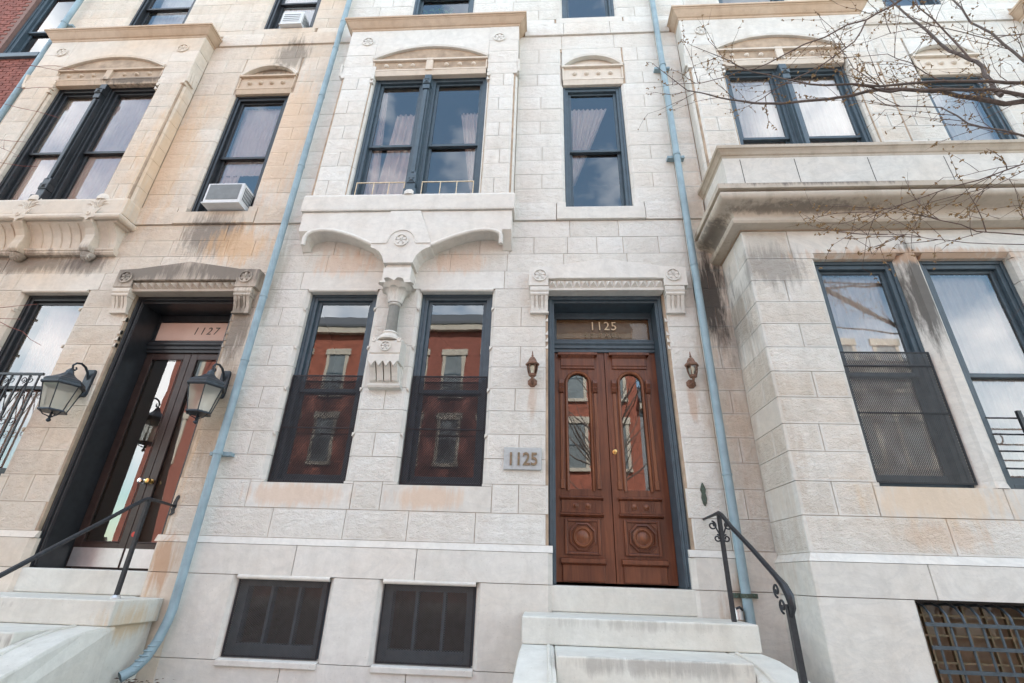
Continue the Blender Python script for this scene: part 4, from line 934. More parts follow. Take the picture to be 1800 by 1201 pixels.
# ------------------------------------------------------------------ stoops
def stoop(ox, label):
    global OX
    OX = ox
    o = empty('stoop', (ox+.87, -.7, G), label, 'steps', 'marble stoops')
    MB().box(-.172, 1.915, -.72, -.052, .968, 1.186).build('landing', 'step', o, bevel=.012)
    MB().box(.12, 1.61, -1.32, -.60, .75, .965).build('step', 'step', o, bevel=.012)
    MB().box(.12, 1.61, -1.62, -.60, .53, .748).build('step', 'step', o, bevel=.012)
    MB().box(.12, 1.61, -1.92, -.60, G-.02, .528).build('step', 'step', o, bevel=.012)
    MB().box(-.11, 1.86, -.66, -.052, G-.05, .966).build('stoop_core', 'step', o)
    for s_, xa, xb in ((-1, -.175, .117), (1, 1.613, 1.915)):
        # scrolled cheek block: profile sweeps down and out, plan flares to a volute
        pr = [(-.60, .966), (-.80, .966), (-1.0, .955), (-1.2, .915), (-1.42, .85), (-1.62, .78), (-1.82, .73), (-2.0, .70), (-2.08, .65), (-2.1, .58), (-2.1, G-.02), (-.60, G-.02)]
        q = MB(); n = len(pr)
        fl = lambda y: max(0, (-y-.75))**1.4*.16
        if s_ < 0: A = [(xa-fl(y)*.3, y, z) for y, z in pr]; B = [(xb, y, z) for y, z in pr]
        else: A = [(xa, y, z) for y, z in pr]; B = [(xb+fl(y), y, z) for y, z in pr]
        q.add(A+B, [tuple(range(n)), tuple(range(2*n-1, n-1, -1))]+[(i, i+n, (i+1) % n+n, (i+1) % n) for i in range(n)])
        ck = q.build('cheek_block', 'step', o, bevel=.02)
        xm = xa+.05 if s_ > 0 else xb-.05
        q = MB().tube([(xm+(.0 if s_ < 0 else fl(y)*.6), y+.002, z+.004) for y, z in pr[1:8]], .016, 8); q.build('cheek_roll', 'step', ck, smooth=True)
    OX = 0.0
stoop(0, 'white marble steps below the carved wooden door')
stoop(-5.97, 'stained marble steps below the black-framed glass door')

# ------------------------------------------------------------------ handrails
def handrail(x, label, flip=1, scroll=True):
    o = empty('handrail', (x, -.45, 1.19), label, 'handrail', 'iron stoop handrails')
    pts = [(x-.02*flip, -.004, 2.135), (x, -.30, 2.15), (x, -.46, 2.152), (x, -.53, 2.125), (x, -.75, 1.99), (x+.02, -1.1, 1.785), (x+.03, -1.45, 1.575)]
    end = [(x+.035, -1.56, 1.50), (x+.035, -1.62, 1.43), (x+.035, -1.63, 1.36), (x+.035, -1.60, 1.30)] if scroll else [(x+.03, -1.75, 1.39), (x+.03, -2.1, 1.18)]
    q = MB(); P_ = pts+end
    q.tube(P_, [.013, .016, .02, .021, .021, .021, .022]+([.03, .034, .026, .012] if scroll else [.021, .021]), 8)
    q.build('rail', 'iron', o, smooth=True)
    MB().box(x-.019, x+.019, -.47, -.432, 1.187, 2.14).build('post', 'iron', o, bevel=.003)
    yb = -1.58 if scroll else -1.8
    MB().box(x+.012, x+.056, yb-.022, yb+.022, G, 1.38 if scroll else 1.36).build('post', 'iron', o, bevel=.003)
    if scroll:
        for s_ in (-1, 1):
            MB().tube([(x, -.452, 1.86), (x+s_*.02, -.452, 1.95), (x+s_*.07, -.452, 2.06)] , .008, 6).build('scroll', 'iron', o)
            MB().tube(spiral((x+s_*.08, -.452, 2.03), .042, .012, 1.35*s_, math.pi/2, 'XZ'), .008, 6).build('scroll', 'iron', o, smooth=True)
            MB().tube(spiral((x+s_*.045, -.452, 1.91), .036, .012, 1.35*s_, math.pi/2, 'XZ'), .008, 6).build('scroll', 'iron', o, smooth=True)
        for yc, zc in ((-1.45, 1.49), (-1.51, 1.385)):
            MB().tube(spiral((x+.03, yc+.03, zc-.02), .05, .014, 1.3, -math.pi/2, 'YZ'), .009, 6).build('scroll', 'iron', o, smooth=True)
    else:
        q = MB()
        for k in range(5):
            t = R(90+180*k/1)
        q.prism([(x-.05, 2.03), (x-.03, 2.06), (x-.045, 2.10), (x-.03, 2.13), (x-.04, 2.17), (x-.02, 2.24), (x, 2.26), (x+.02, 2.24), (x+.0, 2.17), (x+.01, 2.13), (x-.005, 2.10), (x+.01, 2.06), (x-.02, 2.03)], -.016, .002)
        q.build('wall_plate', 'iron', o, bevel=.003)
        MB().lathe([(.045, 0), (.045, .01), (.03, .03), (.02, .035)], (x, -.451, 1.186), 8).build('post_foot', 'steel', o)
    return o
handrail(1.80, 'black iron handrail with scrolls beside the carved wooden door', 1, True)
handrail(-4.285, 'black iron handrail with pointed wall plate on the steps of the glass door', 1, False)

# ------------------------------------------------------------------ lanterns
def small_lantern(x, label):
    o = empty('wall_lantern', (x, 0, 3.66), label, 'lantern', 'small bronze door lanterns')
    yc = -.125
    MB().lathe([(.062, .004), (.062, -.012), (.05, -.022), (.03, -.03), (.001, -.032)], (x, 0, 3.72), 8, 'Y', 0, R(22.5)).build('back_plate', 'bronze', o, smooth=False)
    MB().tube([(x, -.02, 3.715), (x, -.06, 3.70), (x, -.10, 3.705), (x, yc, 3.735), (x, yc, 3.765)], [.018, .018, .016, .016, .02], 8).build('arm', 'bronze', o, smooth=True)
    MB().lathe([(.02, 3.752), (.045, 3.762), (.05, 3.78), (.046, 3.79)], (x, yc, 0), 6).build('lower_cup', 'bronze', o)
    ring = [(.045, 3.785), (.058, 3.83), (.066, 3.88), (.064, 3.915)]
    for k in range(6):
        a = math.pi/3*k
        MB().tube([(x+r*math.cos(a), yc+r*math.sin(a), z) for r, z in ring], .006, 5).build('rib', 'bronze', o)
    q = MB(); vs = [(x+r*.97*math.cos(math.pi/3*k), yc+r*.97*math.sin(math.pi/3*k), z) for r, z in ring for k in range(6)]
    q.add(vs, [(i*6+k, i*6+(k+1) % 6, (i+1)*6+(k+1) % 6, (i+1)*6+k) for i in range(3) for k in range(6)]); q.build('glass_shade', 'lamp_glass', o)
    MB().lathe([(.086, 3.908), (.088, 3.925), (.07, 3.945), (.055, 3.96), (.045, 3.99), (.03, 4.015), (.012, 4.025), (.012, 4.035), (.016, 4.042), (.009, 4.052), (.007, 4.09), (.001, 4.11)], (x, yc, 0), 6).build('roof', 'bronze', o)
    MB().lathe([(.012, 3.78), (.013, 3.83), (.026, 3.85), (.03, 3.875), (.022, 3.9), (.005, 3.908)], (x, yc, 0), 10).build('bulb', 'bulb', o, smooth=True)
small_lantern(-.118, 'rusted bronze lantern above the plaque reading 1125')
small_lantern(1.845, 'rusted bronze lantern between carved door and pale blue downpipe')
def big_lantern(x, label):
    o = empty('wall_lantern', (x, 0, 3.4), label, 'lantern', 'large black carriage lanterns')
    yc = -.30
    MB().prism([(x-.045, 3.46), (x+.045, 3.46), (x+.062, 3.50), (x+.062, 3.80), (x+.05, 3.84), (x-.05, 3.84), (x-.062, 3.80), (x-.062, 3.50)], -.035, .004).build('back_plate', 'lantern_iron', o, bevel=.008)
    MB().tube([(x, -.03, 3.70), (x, -.07, 3.78), (x, -.13, 3.835), (x, -.2, 3.855), (x, -.265, 3.835), (x, -.30, 3.79), (x, -.285, 3.745), (x, -.25, 3.74), (x, -.235, 3.765), (x, -.25, 3.785)], [.016, .016, .015, .014, .013, .012, .012, .011, .011, .008], 8).build('arm', 'lantern_iron', o, smooth=True)
    MB().tube(spiral((x, -.07, 3.44), .03, .012, 1.2, 0, 'YZ'), .012, 6).build('lower_scroll', 'lantern_iron', o)
    n = 6
    MB().lathe([(.225, 3.49), (.235, 3.505), (.235, 3.525), (.215, 3.53), (.22, 3.555), (.2, 3.575), (.15, 3.60), (.09, 3.64), (.05, 3.68), (.042, 3.71), (.025, 3.735), (.01, 3.75)], (x, yc, 0), n, 'Z', 0, R(0)).build('roof', 'lantern_iron', o, bevel=.004)
    t_, b_ = (.205, 3.49), (.135, 3.185)
    for k in range(n):
        a = math.pi/3*k
        MB().tube([(x+t_[0]*math.cos(a), yc+t_[0]*math.sin(a), t_[1]), (x+b_[0]*math.cos(a), yc+b_[0]*math.sin(a), b_[1])], .007, 5).build('rib', 'lantern_iron', o)
    vs = [(x+r*.97*math.cos(math.pi/3*k), yc+r*.97*math.sin(math.pi/3*k), z) for r, z in (t_, b_) for k in range(n)]
    for k in range(n):
        v4 = [vs[k], vs[(k+1) % n], vs[n+(k+1) % n], vs[n+k]]
        MB().add(v4, [(0, 1, 2, 3)]).build('pane', 'frost', o)
    MB().lathe([(.148, 3.165), (.152, 3.175), (.148, 3.188), (.03, 3.188)], (x, yc, 0), n).build('base_ring', 'lantern_iron', o)
    for k in range(3):
        a = 2*math.pi*k/3
        MB().tube([(x+.12*math.cos(a), yc+.12*math.sin(a), 3.17), (x+.08*math.cos(a), yc+.08*math.sin(a), 3.125), (x+.02*math.cos(a), yc+.02*math.sin(a), 3.11)], .007, 5).build('strap', 'lantern_iron', o)
    MB().lathe([(.012, 3.165), (.014, 3.12), (.022, 3.105), (.012, 3.09), (.024, 3.075), (.026, 3.06), (.012, 3.045), (.001, 3.04)], (x, yc, 0), 10).build('finial', 'lantern_iron', o, smooth=True)
    for k in range(3):
        a = 2*math.pi*k/3+.4
        MB().lathe([(.012, 3.19), (.012, 3.27), (.014, 3.29), (.01, 3.32), (.001, 3.34)], (x+.04*math.cos(a), yc+.04*math.sin(a), 0), 8).build('candle', 'bulb', o, smooth=True)
big_lantern(-6.03, 'large black carriage lantern between iron window guard and black door frame')
big_lantern(-4.15, 'large black carriage lantern between glass door and pale blue downpipe')

# ------------------------------------------------------------------ plaque, bell plate, bracket
o = empty('house_number_plaque', (-.22, -.02, 2.626), 'grey metal plaque reading 1125 in weathered brass numerals', 'plaque')
MB().box(-.443, .0, -.036, -.004, 2.63, 2.888).build('plate', 'zinc_plate', o, bevel=.004)
text('1125', 'numerals', -.222, 2.683, -.042, .15, 'old_brass', o, .006, 0, 1.0, .88, .004)
o = tag(MB().prism([(1.795, 2.30), (1.815, 2.27), (1.835, 2.30), (1.845, 2.36), (1.835, 2.41), (1.845, 2.45), (1.83, 2.50), (1.815, 2.53), (1.80, 2.50), (1.785, 2.45), (1.795, 2.41), (1.785, 2.36)], -.025, .004).build('bell_plate', 'verdigris', bevel=.006), 'verdigris bronze bell plate on the white door pier', 'bell plate')

# ------------------------------------------------------------------ downpipes
def downpipe(x, y, z0, z1, label, elbow=False, clamps=(), r=.048, bands=()):
    o = empty('downpipe', (x, y, z0), label, 'downpipe', 'pale blue painted downpipes')
    if elbow:
        e = [(x, y, z0+.62), (x-.004, y-.02, z0+.5), (x-.02, y-.06, z0+.34), (x-.045, y-.12, z0+.2), (x-.09, y-.2, z0+.1), (x-.14, y-.27, z0+.055)]
        MB().tube([(x, y, z1), (x, y, z0+.7)]+e, r, 16, 0, False).build('pipe', 'pipe', o, smooth=True)
        q = MB()
        for k in range(7):
            f = k/6; a, b = Vector(e[2])*(1-f)+Vector(e[4])*f, None
            q.lathe([(r+.001, -.006), (r+.006, 0), (r+.001, .006)], a, 14)
        q.build('elbow_crimp', 'pipe', o, smooth=True)
    else:
        MB().tube([(x, y, z1), (x, y, z0)], r, 16, 0, False).build('pipe', 'pipe', o, smooth=True)
    for z in bands: MB().lathe([(r, -.012), (r+.006, -.01), (r+.006, .01), (r, .012)], (x, y, z), 16).build('joint_band', 'pipe', o, smooth=True)
    for z in clamps:
        c = MB().lathe([(r, -.02), (r+.009, -.02), (r+.009, .02), (r, .02)], (x, y, z), 16)
        c.box(x-.13, x+.13, y+r-.006, -.0, z-.022, z+.022); c.build('clamp', 'verdigris' if z < 2 else 'pipe', o)
    return o
downpipe(-3.875, -.13, .47, 13.6, 'pale blue downpipe between the tan house and the white house', True, (2.74,), bands=(3.95, 4.92, 7.35, 9.0, 10.3, 11.1))
downpipe(2.065, -.13, 1.0, 13.6, 'pale blue downpipe between the white house and the projecting grey bay', False, (1.40, 7.45, 9.55), bands=(2.6, 5.4))
downpipe(-9.78, -.12, 6.0, 13.6, 'pale blue downpipe between brick house and tan house', False, (11.45,), bands=())
o = empty('pipe_stub', (1.95, -.12, 1.2), 'rusty capped pipe stub at the foot of the downpipe beside the carved door', 'pipe')
MB().lathe([(.045, 1.19), (.045, 1.26), (.05, 1.262), (.05, 1.29), (.02, 1.292)], (1.955, -.14, 0), 12).build('pipe', 'steel', o, smooth=True)
MB().tube([(1.92, -.19, 1.285), (1.955, -.2, 1.30), (1.99, -.18, 1.275)], .012, 6).build('strap', 'iron', o)

# ------------------------------------------------------------------ air conditioners
def aircon(x0, x1, y0, z0, z1, label, small=False):
    o = empty('air_conditioner', ((x0+x1)/2, y0, z0), label, 'air conditioner', 'window air conditioners')
    MB().box(x0, x1, y0, .14, z0, z1).build('casing', 'ac_metal', o, bevel=.012)
    MB().box(x0+.04, x1-.04, y0-.006, y0, z0+.05, z1-.03).build('rear_panel', 'ac_grey' if not small else 'ac_metal', o)
    for k in range(8):
        yy = y0+.05+.03*k
        MB().box(x1, x1+.004, yy, yy+.012, z0+.07, z1-.05).build('louvre', 'iron', o)
    if small:
        for k in range(4): MB().box(x0+.05, x1-.05, y0-.01, y0-.006, z0+.08+.06*k, z0+.1+.06*k).build('slat', 'ac_grey', o)
    MB().box(x0-.01, x1+.01, y0-.008, .1, z0-.02, z0-.001).build('drip_tray', 'ac_metal', o)
aircon(-5.25, -4.66, -.20, 6.575, 6.95, 'grey peeling air conditioner in the window above the glass door')
aircon(-5.19, -4.76, -.10, 11.19, 11.55, 'white slatted air conditioner in the topmost window of the tan house', True)

# ------------------------------------------------------------------ guards
o = empty('window_guard', (-1.12-5.97, -.1, 2.45), 'black wrought-iron window guard with scrolls on the tan house', 'guard rail')
gx0, gx1 = -7.75, -6.62
MB().box(gx0, gx1, -.10, -.07, 3.735, 3.765).build('rail', 'iron', o); MB().box(gx0, gx1, -.098, -.072, 2.5, 2.53).build('rail', 'iron', o)
for k in range(9): MB().box(gx1-.05-.13*k-.009, gx1-.05-.13*k+.009, -.094, -.076, 2.53, 3.735).build('bar', 'iron', o)
for k in range(1, 5):
    c = gx1-.05-.13*(2*k-1)
    for s_ in (-1, 1):
        MB().tube(spiral((c+s_*.05, -.098, 3.66), .045, .012, 1.3, math.pi/2*(1-s_)+math.pi*.5, n=18), .006, 5).build('scroll', 'iron', o, smooth=True)
        MB().tube(spiral((c+s_*.06, -.098, 3.10), .055, .015, 1.3, math.pi/2*(1-s_)+math.pi*1.5, n=18), .006, 5).build('scroll', 'iron', o, smooth=True)
    MB().tube([(c, -.098, 3.62), (c-.12, -.098, 3.25)], .006, 5).build('brace', 'iron', o); MB().tube([(c, -.098, 3.62), (c+.12, -.098, 3.25)], .006, 5).build('brace', 'iron', o)
for a, b, lb in ((-2.86, -2.10, 'small brass sill rail before the bay window with the long white curtain'), (-1.84, -1.04, 'small brass sill rail before the bay window with bare lower pane')):
    o = empty('sill_rail', ((a+b)/2, -.2, 6.62), lb, 'sill rail', 'brass sill rails')
    MB().box(a, b, -.212, -.198, 6.895, 6.91).build('rail', 'gold_leaf', o)
    for u in (0, .36, .68, 1): MB().box(a+(b-a-.012)*u, a+(b-a-.012)*u+.012, -.21, -.2, 6.605, 6.895).build('bar', 'gold_leaf', o)

# ------------------------------------------------------------------ curtains and blinds
GC = 'white window curtains'
curtain(-2.55, -2.02, -2.72, -2.08, 6.65, 8.75, .10, 'long white curtain drawn aside in the bay window', 6, .04, bulge=-.0, group=GC)
curtain(-2.92, -2.78, -2.92, -2.62, 6.65, 9.3, .06, 'narrow white curtain edge beside the drawn-aside bay curtain', 3, .03, group=GC)
curtain(-1.42, -1.04, -1.10, -.98, 6.65, 8.75, .10, 'white pleated curtain gathered at the side of the bay window with the bare pane', 6, .03, group=GC)
curtain(.42, 1.12, .44, .52, 7.2, 8.95, .24, 'white gathered curtain in the single window above the carved door', 9, .03, group=GC)
GB = 'white blinds of the tan house'
def blind(x0, x1, z0, z1, y, label, group=GB): return curtain(x0, x1, x0, x1, z0, z1, y, label, 5, .006, 'blind', 'window_blind', cat='blind', group=group)
blind(-8.86, -8.04, 6.62, 9.28, .025, 'white blind in the tan bay window nearer the brick house')
blind(-7.9, -6.98, 6.62, 9.28, .025, 'white blind in the tan bay window nearer the air conditioner')
blind(-5.53, -4.68, 7.55, 9.2, .26, 'white blind above the grey air conditioner')
curtain(-5.53, -5.18, -5.53, -5.22, 6.95, 7.55, .27, 'white curtain hanging beside the grey air conditioner', 3, .02, group=GC)
blind(-7.55, -6.95, 2.5, 5.05, .36, 'pale blind behind the iron window guard')
blind(-5.55, -4.75, 11.6, 13.2, .22, 'white blind above the white slatted air conditioner')
blind(-8.45, -7.45, 11.2, 13.2, .3, 'white blind in the top window over the tan bay cornice')
GR = 'white blinds of the grey house'
blind(3.10, 3.86, 6.62, 9.28, .025, 'white blind left of the mullion above the grey parapet', GR)
blind(4.04, 4.98, 6.62, 9.28, .025, 'white blind right of the mullion above the grey parapet', GR)
blind(6.42, 7.26, 6.62, 9.2, .26, 'white blind in the single window of the grey house behind branches', GR)
blind(3.38, 4.16, 2.5, 5.0, RY+.285, 'white blind behind the mesh screen of the grey bay', GR)
blind(4.62, 5.42, 2.5, 5.0, RY+.285, 'white blind behind the iron guard rail of the grey bay', GR)
# potted plant in a third-floor window
o = empty('house_plant', (-2.15, .27, 11.2), 'green leafy plant standing in the top window over the white bay cornice', 'plant')
q = MB(); r_ = random.Random(3)
for k in range(220):
    c = Vector((-2.1+r_.gauss(0, .16), .27+r_.gauss(0, .03), 11.75+r_.gauss(0, .17))); d = Vector((r_.uniform(-1, 1), r_.uniform(-.4, .4), r_.uniform(-.6, 1))).normalized()*.07; s_ = d.cross(Vector((0, 1, .2))).normalized()*.025
    q.add([c-d, c+s_, c+d, c-s_], [(0, 1, 2, 3)])
q.build('foliage', 'leaf', o); MB().lathe([(.09, 11.2), (.12, 11.42), (.125, 11.43), (.1, 11.43)], (-2.12, .36, 0), 14).build('pot', 'brick2', o); MB().tube([(-2.12, .38, 11.42), (-2.1, .37, 11.75)], .02, 6).build('stem', 'bark', o)

# ------------------------------------------------------------------ brick house at the far left
hb = empty('brick_house', (-11.5, 0, G), 'red brick house beyond the tan house and its downpipe', 'house')
bx0, bx1 = -14.0, -9.9; win = (-11.05, -10.05, 10.62, 13.0)
q = MB()
for a in cells(bx0, bx1, G-.3, 14, [(win[0]-.0, win[1]+.0, win[2]-.0, win[3])]): q.box(a[0], a[1], .012, .3, a[2], a[3])
bwall = q.build('wall', 'joint', hb)
q = MB(); zc = 8.4; row = 0
while zc < 13.4:
    x = bx0+1.2+(.1 if row % 2 else 0)
    while x < bx1-.02:
        xe = min(x+.2, bx1)
        if not (xe > win[0] and x < win[1] and zc+.06 > win[2] and zc < win[3]): q.box(x, xe-.01, rng.uniform(-.003, .004), .05, zc, zc+.06)
        x += .21
    zc += .07; row += 1
q.build('brickwork', 'brick', bwall, kind='stuff')
MB().box(bx0, bx1-.005, 0, 11, 14.0, 14.2).build('roof', 'roof_slate', hb); MB().box(bx0, bx1-.005, 10.7, 11, G-.3, 13.99).build('rear_wall', 'brick', hb); MB().box(bx0, bx0+.3, .3, 10.7, G-.3, 13.99).build('side_wall', 'brick', hb)  # unseen shell closing the terrace end, added to keep the rear sun out
window(hb, win[0], win[1], win[2]+.02, win[3], .1, 'slate_paint', .42, .12, .1)
MB().box(win[0]-.1, win[1]+.05, -.06, .14, win[2]-.1, win[2]+.02).build('window_sill', 'slate_paint', hb, bevel=.01)
room(hb, win[0], win[1], win[2], win[3], .3, 2, .3)

# ------------------------------------------------------------------ brick houses across the street, seen mirrored in the panes
def far_house(x0, x1, y, top, label, mt):
    o = empty('brick_row_house', ((x0+x1)/2, y-3, G), label, 'house', 'brick houses across the street')
    MB().box(x0, x1, y-6, y, G-.3, top).build('wall', mt, o)
    MB().prism_x([(y-6, top), (y+.35, top), (y+.35, top+.15), (y-.9, top+1.25), (y-6, top+1.3)], x0-.0, x1-.01).build('roof', 'roof_slate', o)
    MB().box(x0, x1-.01, y, y+.3, top-.35, top-.01).build('cornice', 'trim_stone', o)
    W_ = x1-x0
    for fz in (2.1, 6.5, 10.1):
        for u in (.18, .5, .82):
            xc = x0+W_*u
            fr = MB().box(xc-.62, xc-.45, y, y+.06, fz-.1, fz+2.5).box(xc+.45, xc+.62, y, y+.06, fz-.1, fz+2.5).box(xc-.7, xc+.7, y, y+.1, fz+2.2, fz+2.55).box(xc-.66, xc+.66, y, y+.12, fz-.22, fz-.06)
            w_ = fr.build('window', 'trim_stone', o)
            MB().box(xc-.45, xc+.45, y-.01, y+.03, fz-.06, fz+2.2).build('pane', 'far_pane', w_)
            MB().box(xc-.45, xc+.45, y+.03, y+.05, fz+1.05, fz+1.11).build('meeting_rail', 'slate_paint', w_)
nm = ['three-storey brick house across the street, mirrored in the tan house door', 'red brick house across the street, mirrored in the screened ground-floor windows', 'orange-red brick house across the street, mirrored in the carved door lights', 'low grey painted brick house across the street, facing the grey bay', 'grey painted brick house at the street corner opposite, beyond the grey bay', 'brick house opposite the brick house at the terrace end']
for k, x in enumerate((-14.5, -8.0, -1.5, 5, 11.5, -21)):
    far_house(x, x+6.5, -18, [13.9, 14.1, 13.8, 9.8, 11.0, 14.0][k], nm[k], 'grey_brick' if x > 4 else ('brick2' if k % 2 == 0 else 'brick'))

# ------------------------------------------------------------------ trees
def tree(name, label, trunk, limbs, mt, seed, ntw, buds, twl=(.25, .7), budmt='bud', bark='bark'):
    r_ = random.Random(seed)
    o = empty(name, trunk[0], label, 'tree', 'bare street trees')
    q = MB(); n = len(trunk); q.tube(trunk, [.17-.09*i/(n-1) for i in range(n)], 12); q.build('trunk', bark, o, smooth=True)
    tw = MB(); bd = MB(); thick = MB()
    def bud(p, s):
        for _ in range(3):
            d = Vector((r_.uniform(-1, 1), r_.uniform(-1, 1), r_.uniform(-1.2, .6))).normalized()*s; e = d.cross(Vector((.3, 1, .2))).normalized()*s*.45; f = d.cross(e).normalized()*s*.45
            c = Vector(p)+d*.6
            bd.add([c-d, c+e, c+f, c-e, c-f, c+d], [(0, 1, 2), (0, 2, 3), (0, 3, 4), (0, 4, 1), (5, 2, 1), (5, 3, 2), (5, 4, 3), (5, 1, 4)])
    def twig(p, d, ln, r, lv):
        pts = [p.copy()]; k = 4; d = d.copy()
        for i in range(k):
            d = (d+Vector((r_.gauss(0, .13), r_.gauss(0, .13), r_.gauss(.02, .12)))).normalized(); pts.append(pts[-1]+d*ln/k)
        tw.tube(pts, [r*(1-.7*i/k) for i in range(k+1)], 4, 0, False)
        for i in range(1, k+1):
            if r_.random() < buds: bud(pts[i], r_.uniform(.010, .017))
            if lv > 0 and r_.random() < .62:
                s_ = Vector((r_.gauss(0, 1), r_.gauss(0, .7), r_.gauss(0, 1))).normalized()
                twig(pts[i], (d*.8+s_*.75).normalized(), ln*r_.uniform(.35, .7), r*.6, lv-1)
    for pts, ra, rb in limbs:
        P_ = [Vector(p) for p in pts]; fine = [P_[0]]
        for a, b in zip(P_[:-1], P_[1:]):
            m_ = max(2, int((b-a).length/.22))
            for i in range(1, m_+1): fine.append(a.lerp(b, i/m_)+Vector((r_.gauss(0, .008), r_.gauss(0, .012), r_.gauss(0, .008)))*(0 if i == m_ else 1))
        k = len(fine)-1; (thick if ra > .012 else tw).tube(fine, [ra+(rb-ra)*i/k for i in range(k+1)], 7, 0)
        tot = sum((b-a).length for a, b in zip(fine[:-1], fine[1:])); cnt = int(ntw*tot)
        for _ in range(cnt):
            i = r_.randrange(0, k); d = (fine[i+1]-fine[i]).normalized()
            s_ = Vector((r_.gauss(0, .8), r_.gauss(0, .8), r_.gauss(.15, 1))).normalized()
            twig(fine[i].lerp(fine[i+1], r_.random()), (d*.9+s_*.8).normalized(), r_.uniform(*twl), .0042, 1)
        if buds: twig(fine[-1], (fine[-1]-fine[-2]).normalized(), .3, max(rb, .003), 1)
    if thick.v: thick.build('branches', bark, o, smooth=True)
    tw.build('twigs', mt, o, kind='stuff')
    if bd.v: bd.build('buds', budmt, o, kind='stuff')
    return o
def limb(pxs, Y0, Y1, ra, rb, base=None):
    n = len(pxs)-1; p = [pix(x, y, Y0+(Y1-Y0)*i/n) for i, (x, y) in enumerate(pxs)]
    return ([base]+p if base else p, ra, rb)
TB = Vector((5.75, -2.45, 5.1)); TT = Vector((5.7, -2.45, 6.0)); TL = Vector((5.8, -2.45, 4.3))
A_ = [
 limb([(1800,178),(1742,178),(1683,169),(1625,160),(1546,157.5),(1500,167.6),(1412,178),(1336,182),(1304,178),(1266,172),(1208,159),(1159,121)], -2.3, -1.9, .030, .004, TB),
 limb([(1800,168),(1742,157.5),(1654,157),(1590,157),(1546,159)], -2.35, -2.22, .024, .012, TB),
 limb([(1800,146),(1742,143),(1654,143),(1546,152),(1450,150),(1398,143),(1354,132),(1296,116),(1266,100),(1223,83)], -2.4, -2.0, .020, .003, TT),
 limb([(1760,168),(1742,143),(1727,117),(1704,105),(1669,90),(1640,64),(1613,41),(1590,23),(1560,-5)], -2.33, -1.9, .022, .010),
 limb([(1800,108),(1765,79),(1721,47),(1701,32),(1675,0)], -2.5, -2.4, .016, .008, TT),
 limb([(1709,108),(1669,64),(1613,12),(1595,-8)], -2.3, -2.1, .010, .005),
 limb([(1587,-2),(1566,11.7),(1523,35),(1450,65.6),(1374,99),(1325,122),(1281,134),(1185,148)], -2.2, -1.9, .012, .003),
 limb([(1523,35),(1502,73),(1450,111),(1354,163),(1325,181)], -2.15, -2.0, .009, .004),
 limb([(1800,239),(1727,224),(1683,204),(1654,189),(1596,187),(1546,184)], -2.4, -2.2, .013, .003, TB),
 limb([(1800,288),(1720,317),(1633,343),(1550,370),(1483,393)], -2.6, -2.4, .010, .002, TL),
 limb([(1800,413),(1717,407),(1650,387),(1600,373),(1567,367)], -2.5, -2.3, .009, .002, TL),
 limb([(1800,430),(1700,427),(1633,420),(1563,412),(1500,410)], -2.5, -2.35, .006, .0015, TL),
 limb([(1800,60),(1740,70),(1640,45),(1560,60),(1500,80)], -2.3, -2.2, .007, .002, TT),
 limb([(1800,300),(1740,330),(1690,355)], -2.6, -2.5, .006, .002, TL),
 limb([(1546,152),(1500,120),(1470,80),(1445,40)], -2.25, -2.1, .005, .002),
 limb([(1654,143),(1600,110),(1560,95),(1500,100)], -2.2, -2.1, .006, .002),
]
tree('street_tree', 'bare budding street tree reaching over the grey bay', [Vector((6.05, -2.6, G)), Vector((6.0, -2.55, 2)), Vector((5.9, -2.5, 4.0)), Vector((5.8, -2.45, 5.4)), Vector((5.75, -2.45, 7.2)), Vector((5.9, -2.5, 9.5))], A_, 'twig', 11, 4.2, .62)
TLL = Vector((-7.7, -2.9, 4.6))
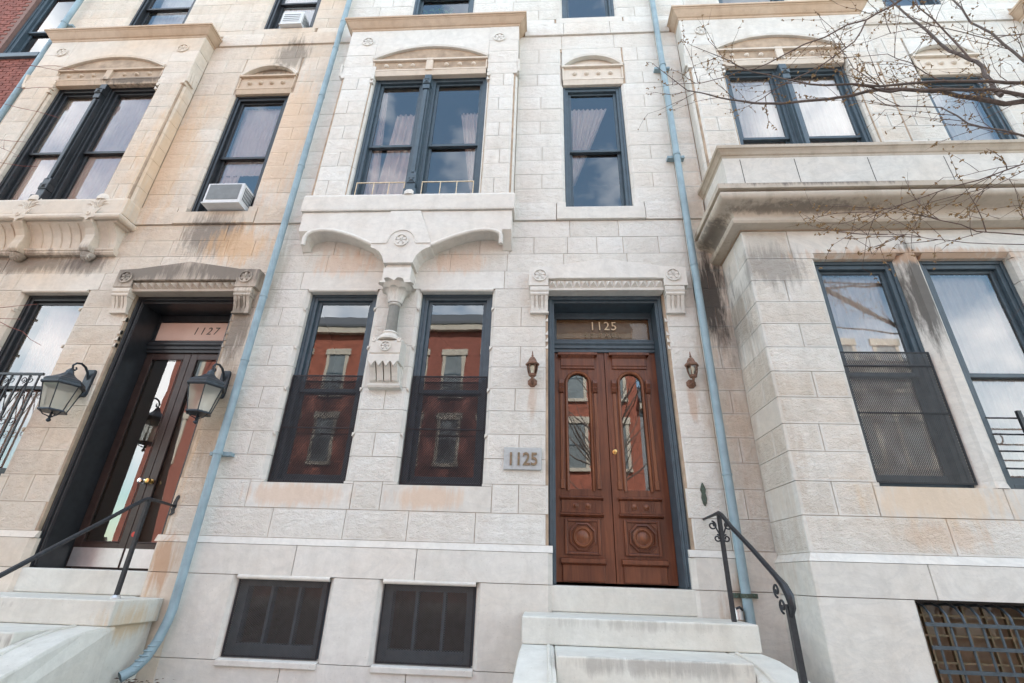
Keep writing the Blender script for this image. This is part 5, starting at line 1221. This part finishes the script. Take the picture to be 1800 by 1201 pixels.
B_ = [limb(p, -2.3, -2.2, .006, .0022, TLL) for p in ([(0,117),(53,115),(79,116),(115,119),(147,126)], [(0,120),(60,116),(130,122)], [(0,150),(44,156),(99,154)], [(0,181),(103,207)], [(0,246),(46,250)], [(0,286),(66,293)], [(0,541),(65,535)], [(0,566),(40,583),(72,607)], [(0,560),(37,561)])]
tree('street_tree', 'red-twigged street tree reaching in before the tan house', [Vector((-7.6, -3.0, G)), Vector((-7.7, -2.95, 2.5)), Vector((-7.8, -2.9, 4.6)), Vector((-8.0, -3.0, 7)), Vector((-8.2, -3.0, 9))], B_, 'red_twig', 5, .5, 0, (.15, .35))
# a third tree stands across the kerb behind the viewer; its branches show mirrored in the door lights
r_ = random.Random(21); cl = []
tp = Vector((2.6, -13.2, G))
for k in range(46):
    a = r_.uniform(0, 2*math.pi); s_ = Vector((2.6, -13.2, r_.uniform(2.6, 7.5))); d = Vector((math.cos(a), math.sin(a), r_.uniform(.4, 1.3))).normalized(); ln = r_.uniform(1.5, 3.8)
    cl.append(([s_, s_+d*ln*.4, s_+d*ln*.75+Vector((0, 0, .2)), s_+d*ln+Vector((r_.uniform(-.3, .3), 0, .5))], .045, .008))
tree('street_tree', 'bare street tree across the road, mirrored in the carved door lights', [tp, tp+Vector((.05, 0, 3)), tp+Vector((0, .1, 6)), tp+Vector((.1, 0, 9))], cl, 'twig', 8, 2.0, 0, (.5, 1.4))

# dead leaves at the foot of the downpipe
q = MB(); r_ = random.Random(4)
for k in range(160):
    x, y_ = -3.95+r_.gauss(0, .16), -.42+r_.gauss(0, .12); z = G+.012+abs(r_.gauss(0, .03)); a = r_.uniform(0, 6.28); s_ = r_.uniform(.012, .03)
    q.add([(x+s_*math.cos(a), y_+s_*math.sin(a), z), (x-s_*.4*math.sin(a), y_+s_*.4*math.cos(a), z+.012), (x-s_*math.cos(a), y_-s_*math.sin(a), z+.004), (x+s_*.4*math.sin(a), y_-s_*.4*math.cos(a), z+.008)], [(0, 1, 2, 3)])
o = q.build('leaf_litter', 'debris', kind='stuff'); tag(o, 'dead brown leaves under the downpipe elbow', 'leaves')
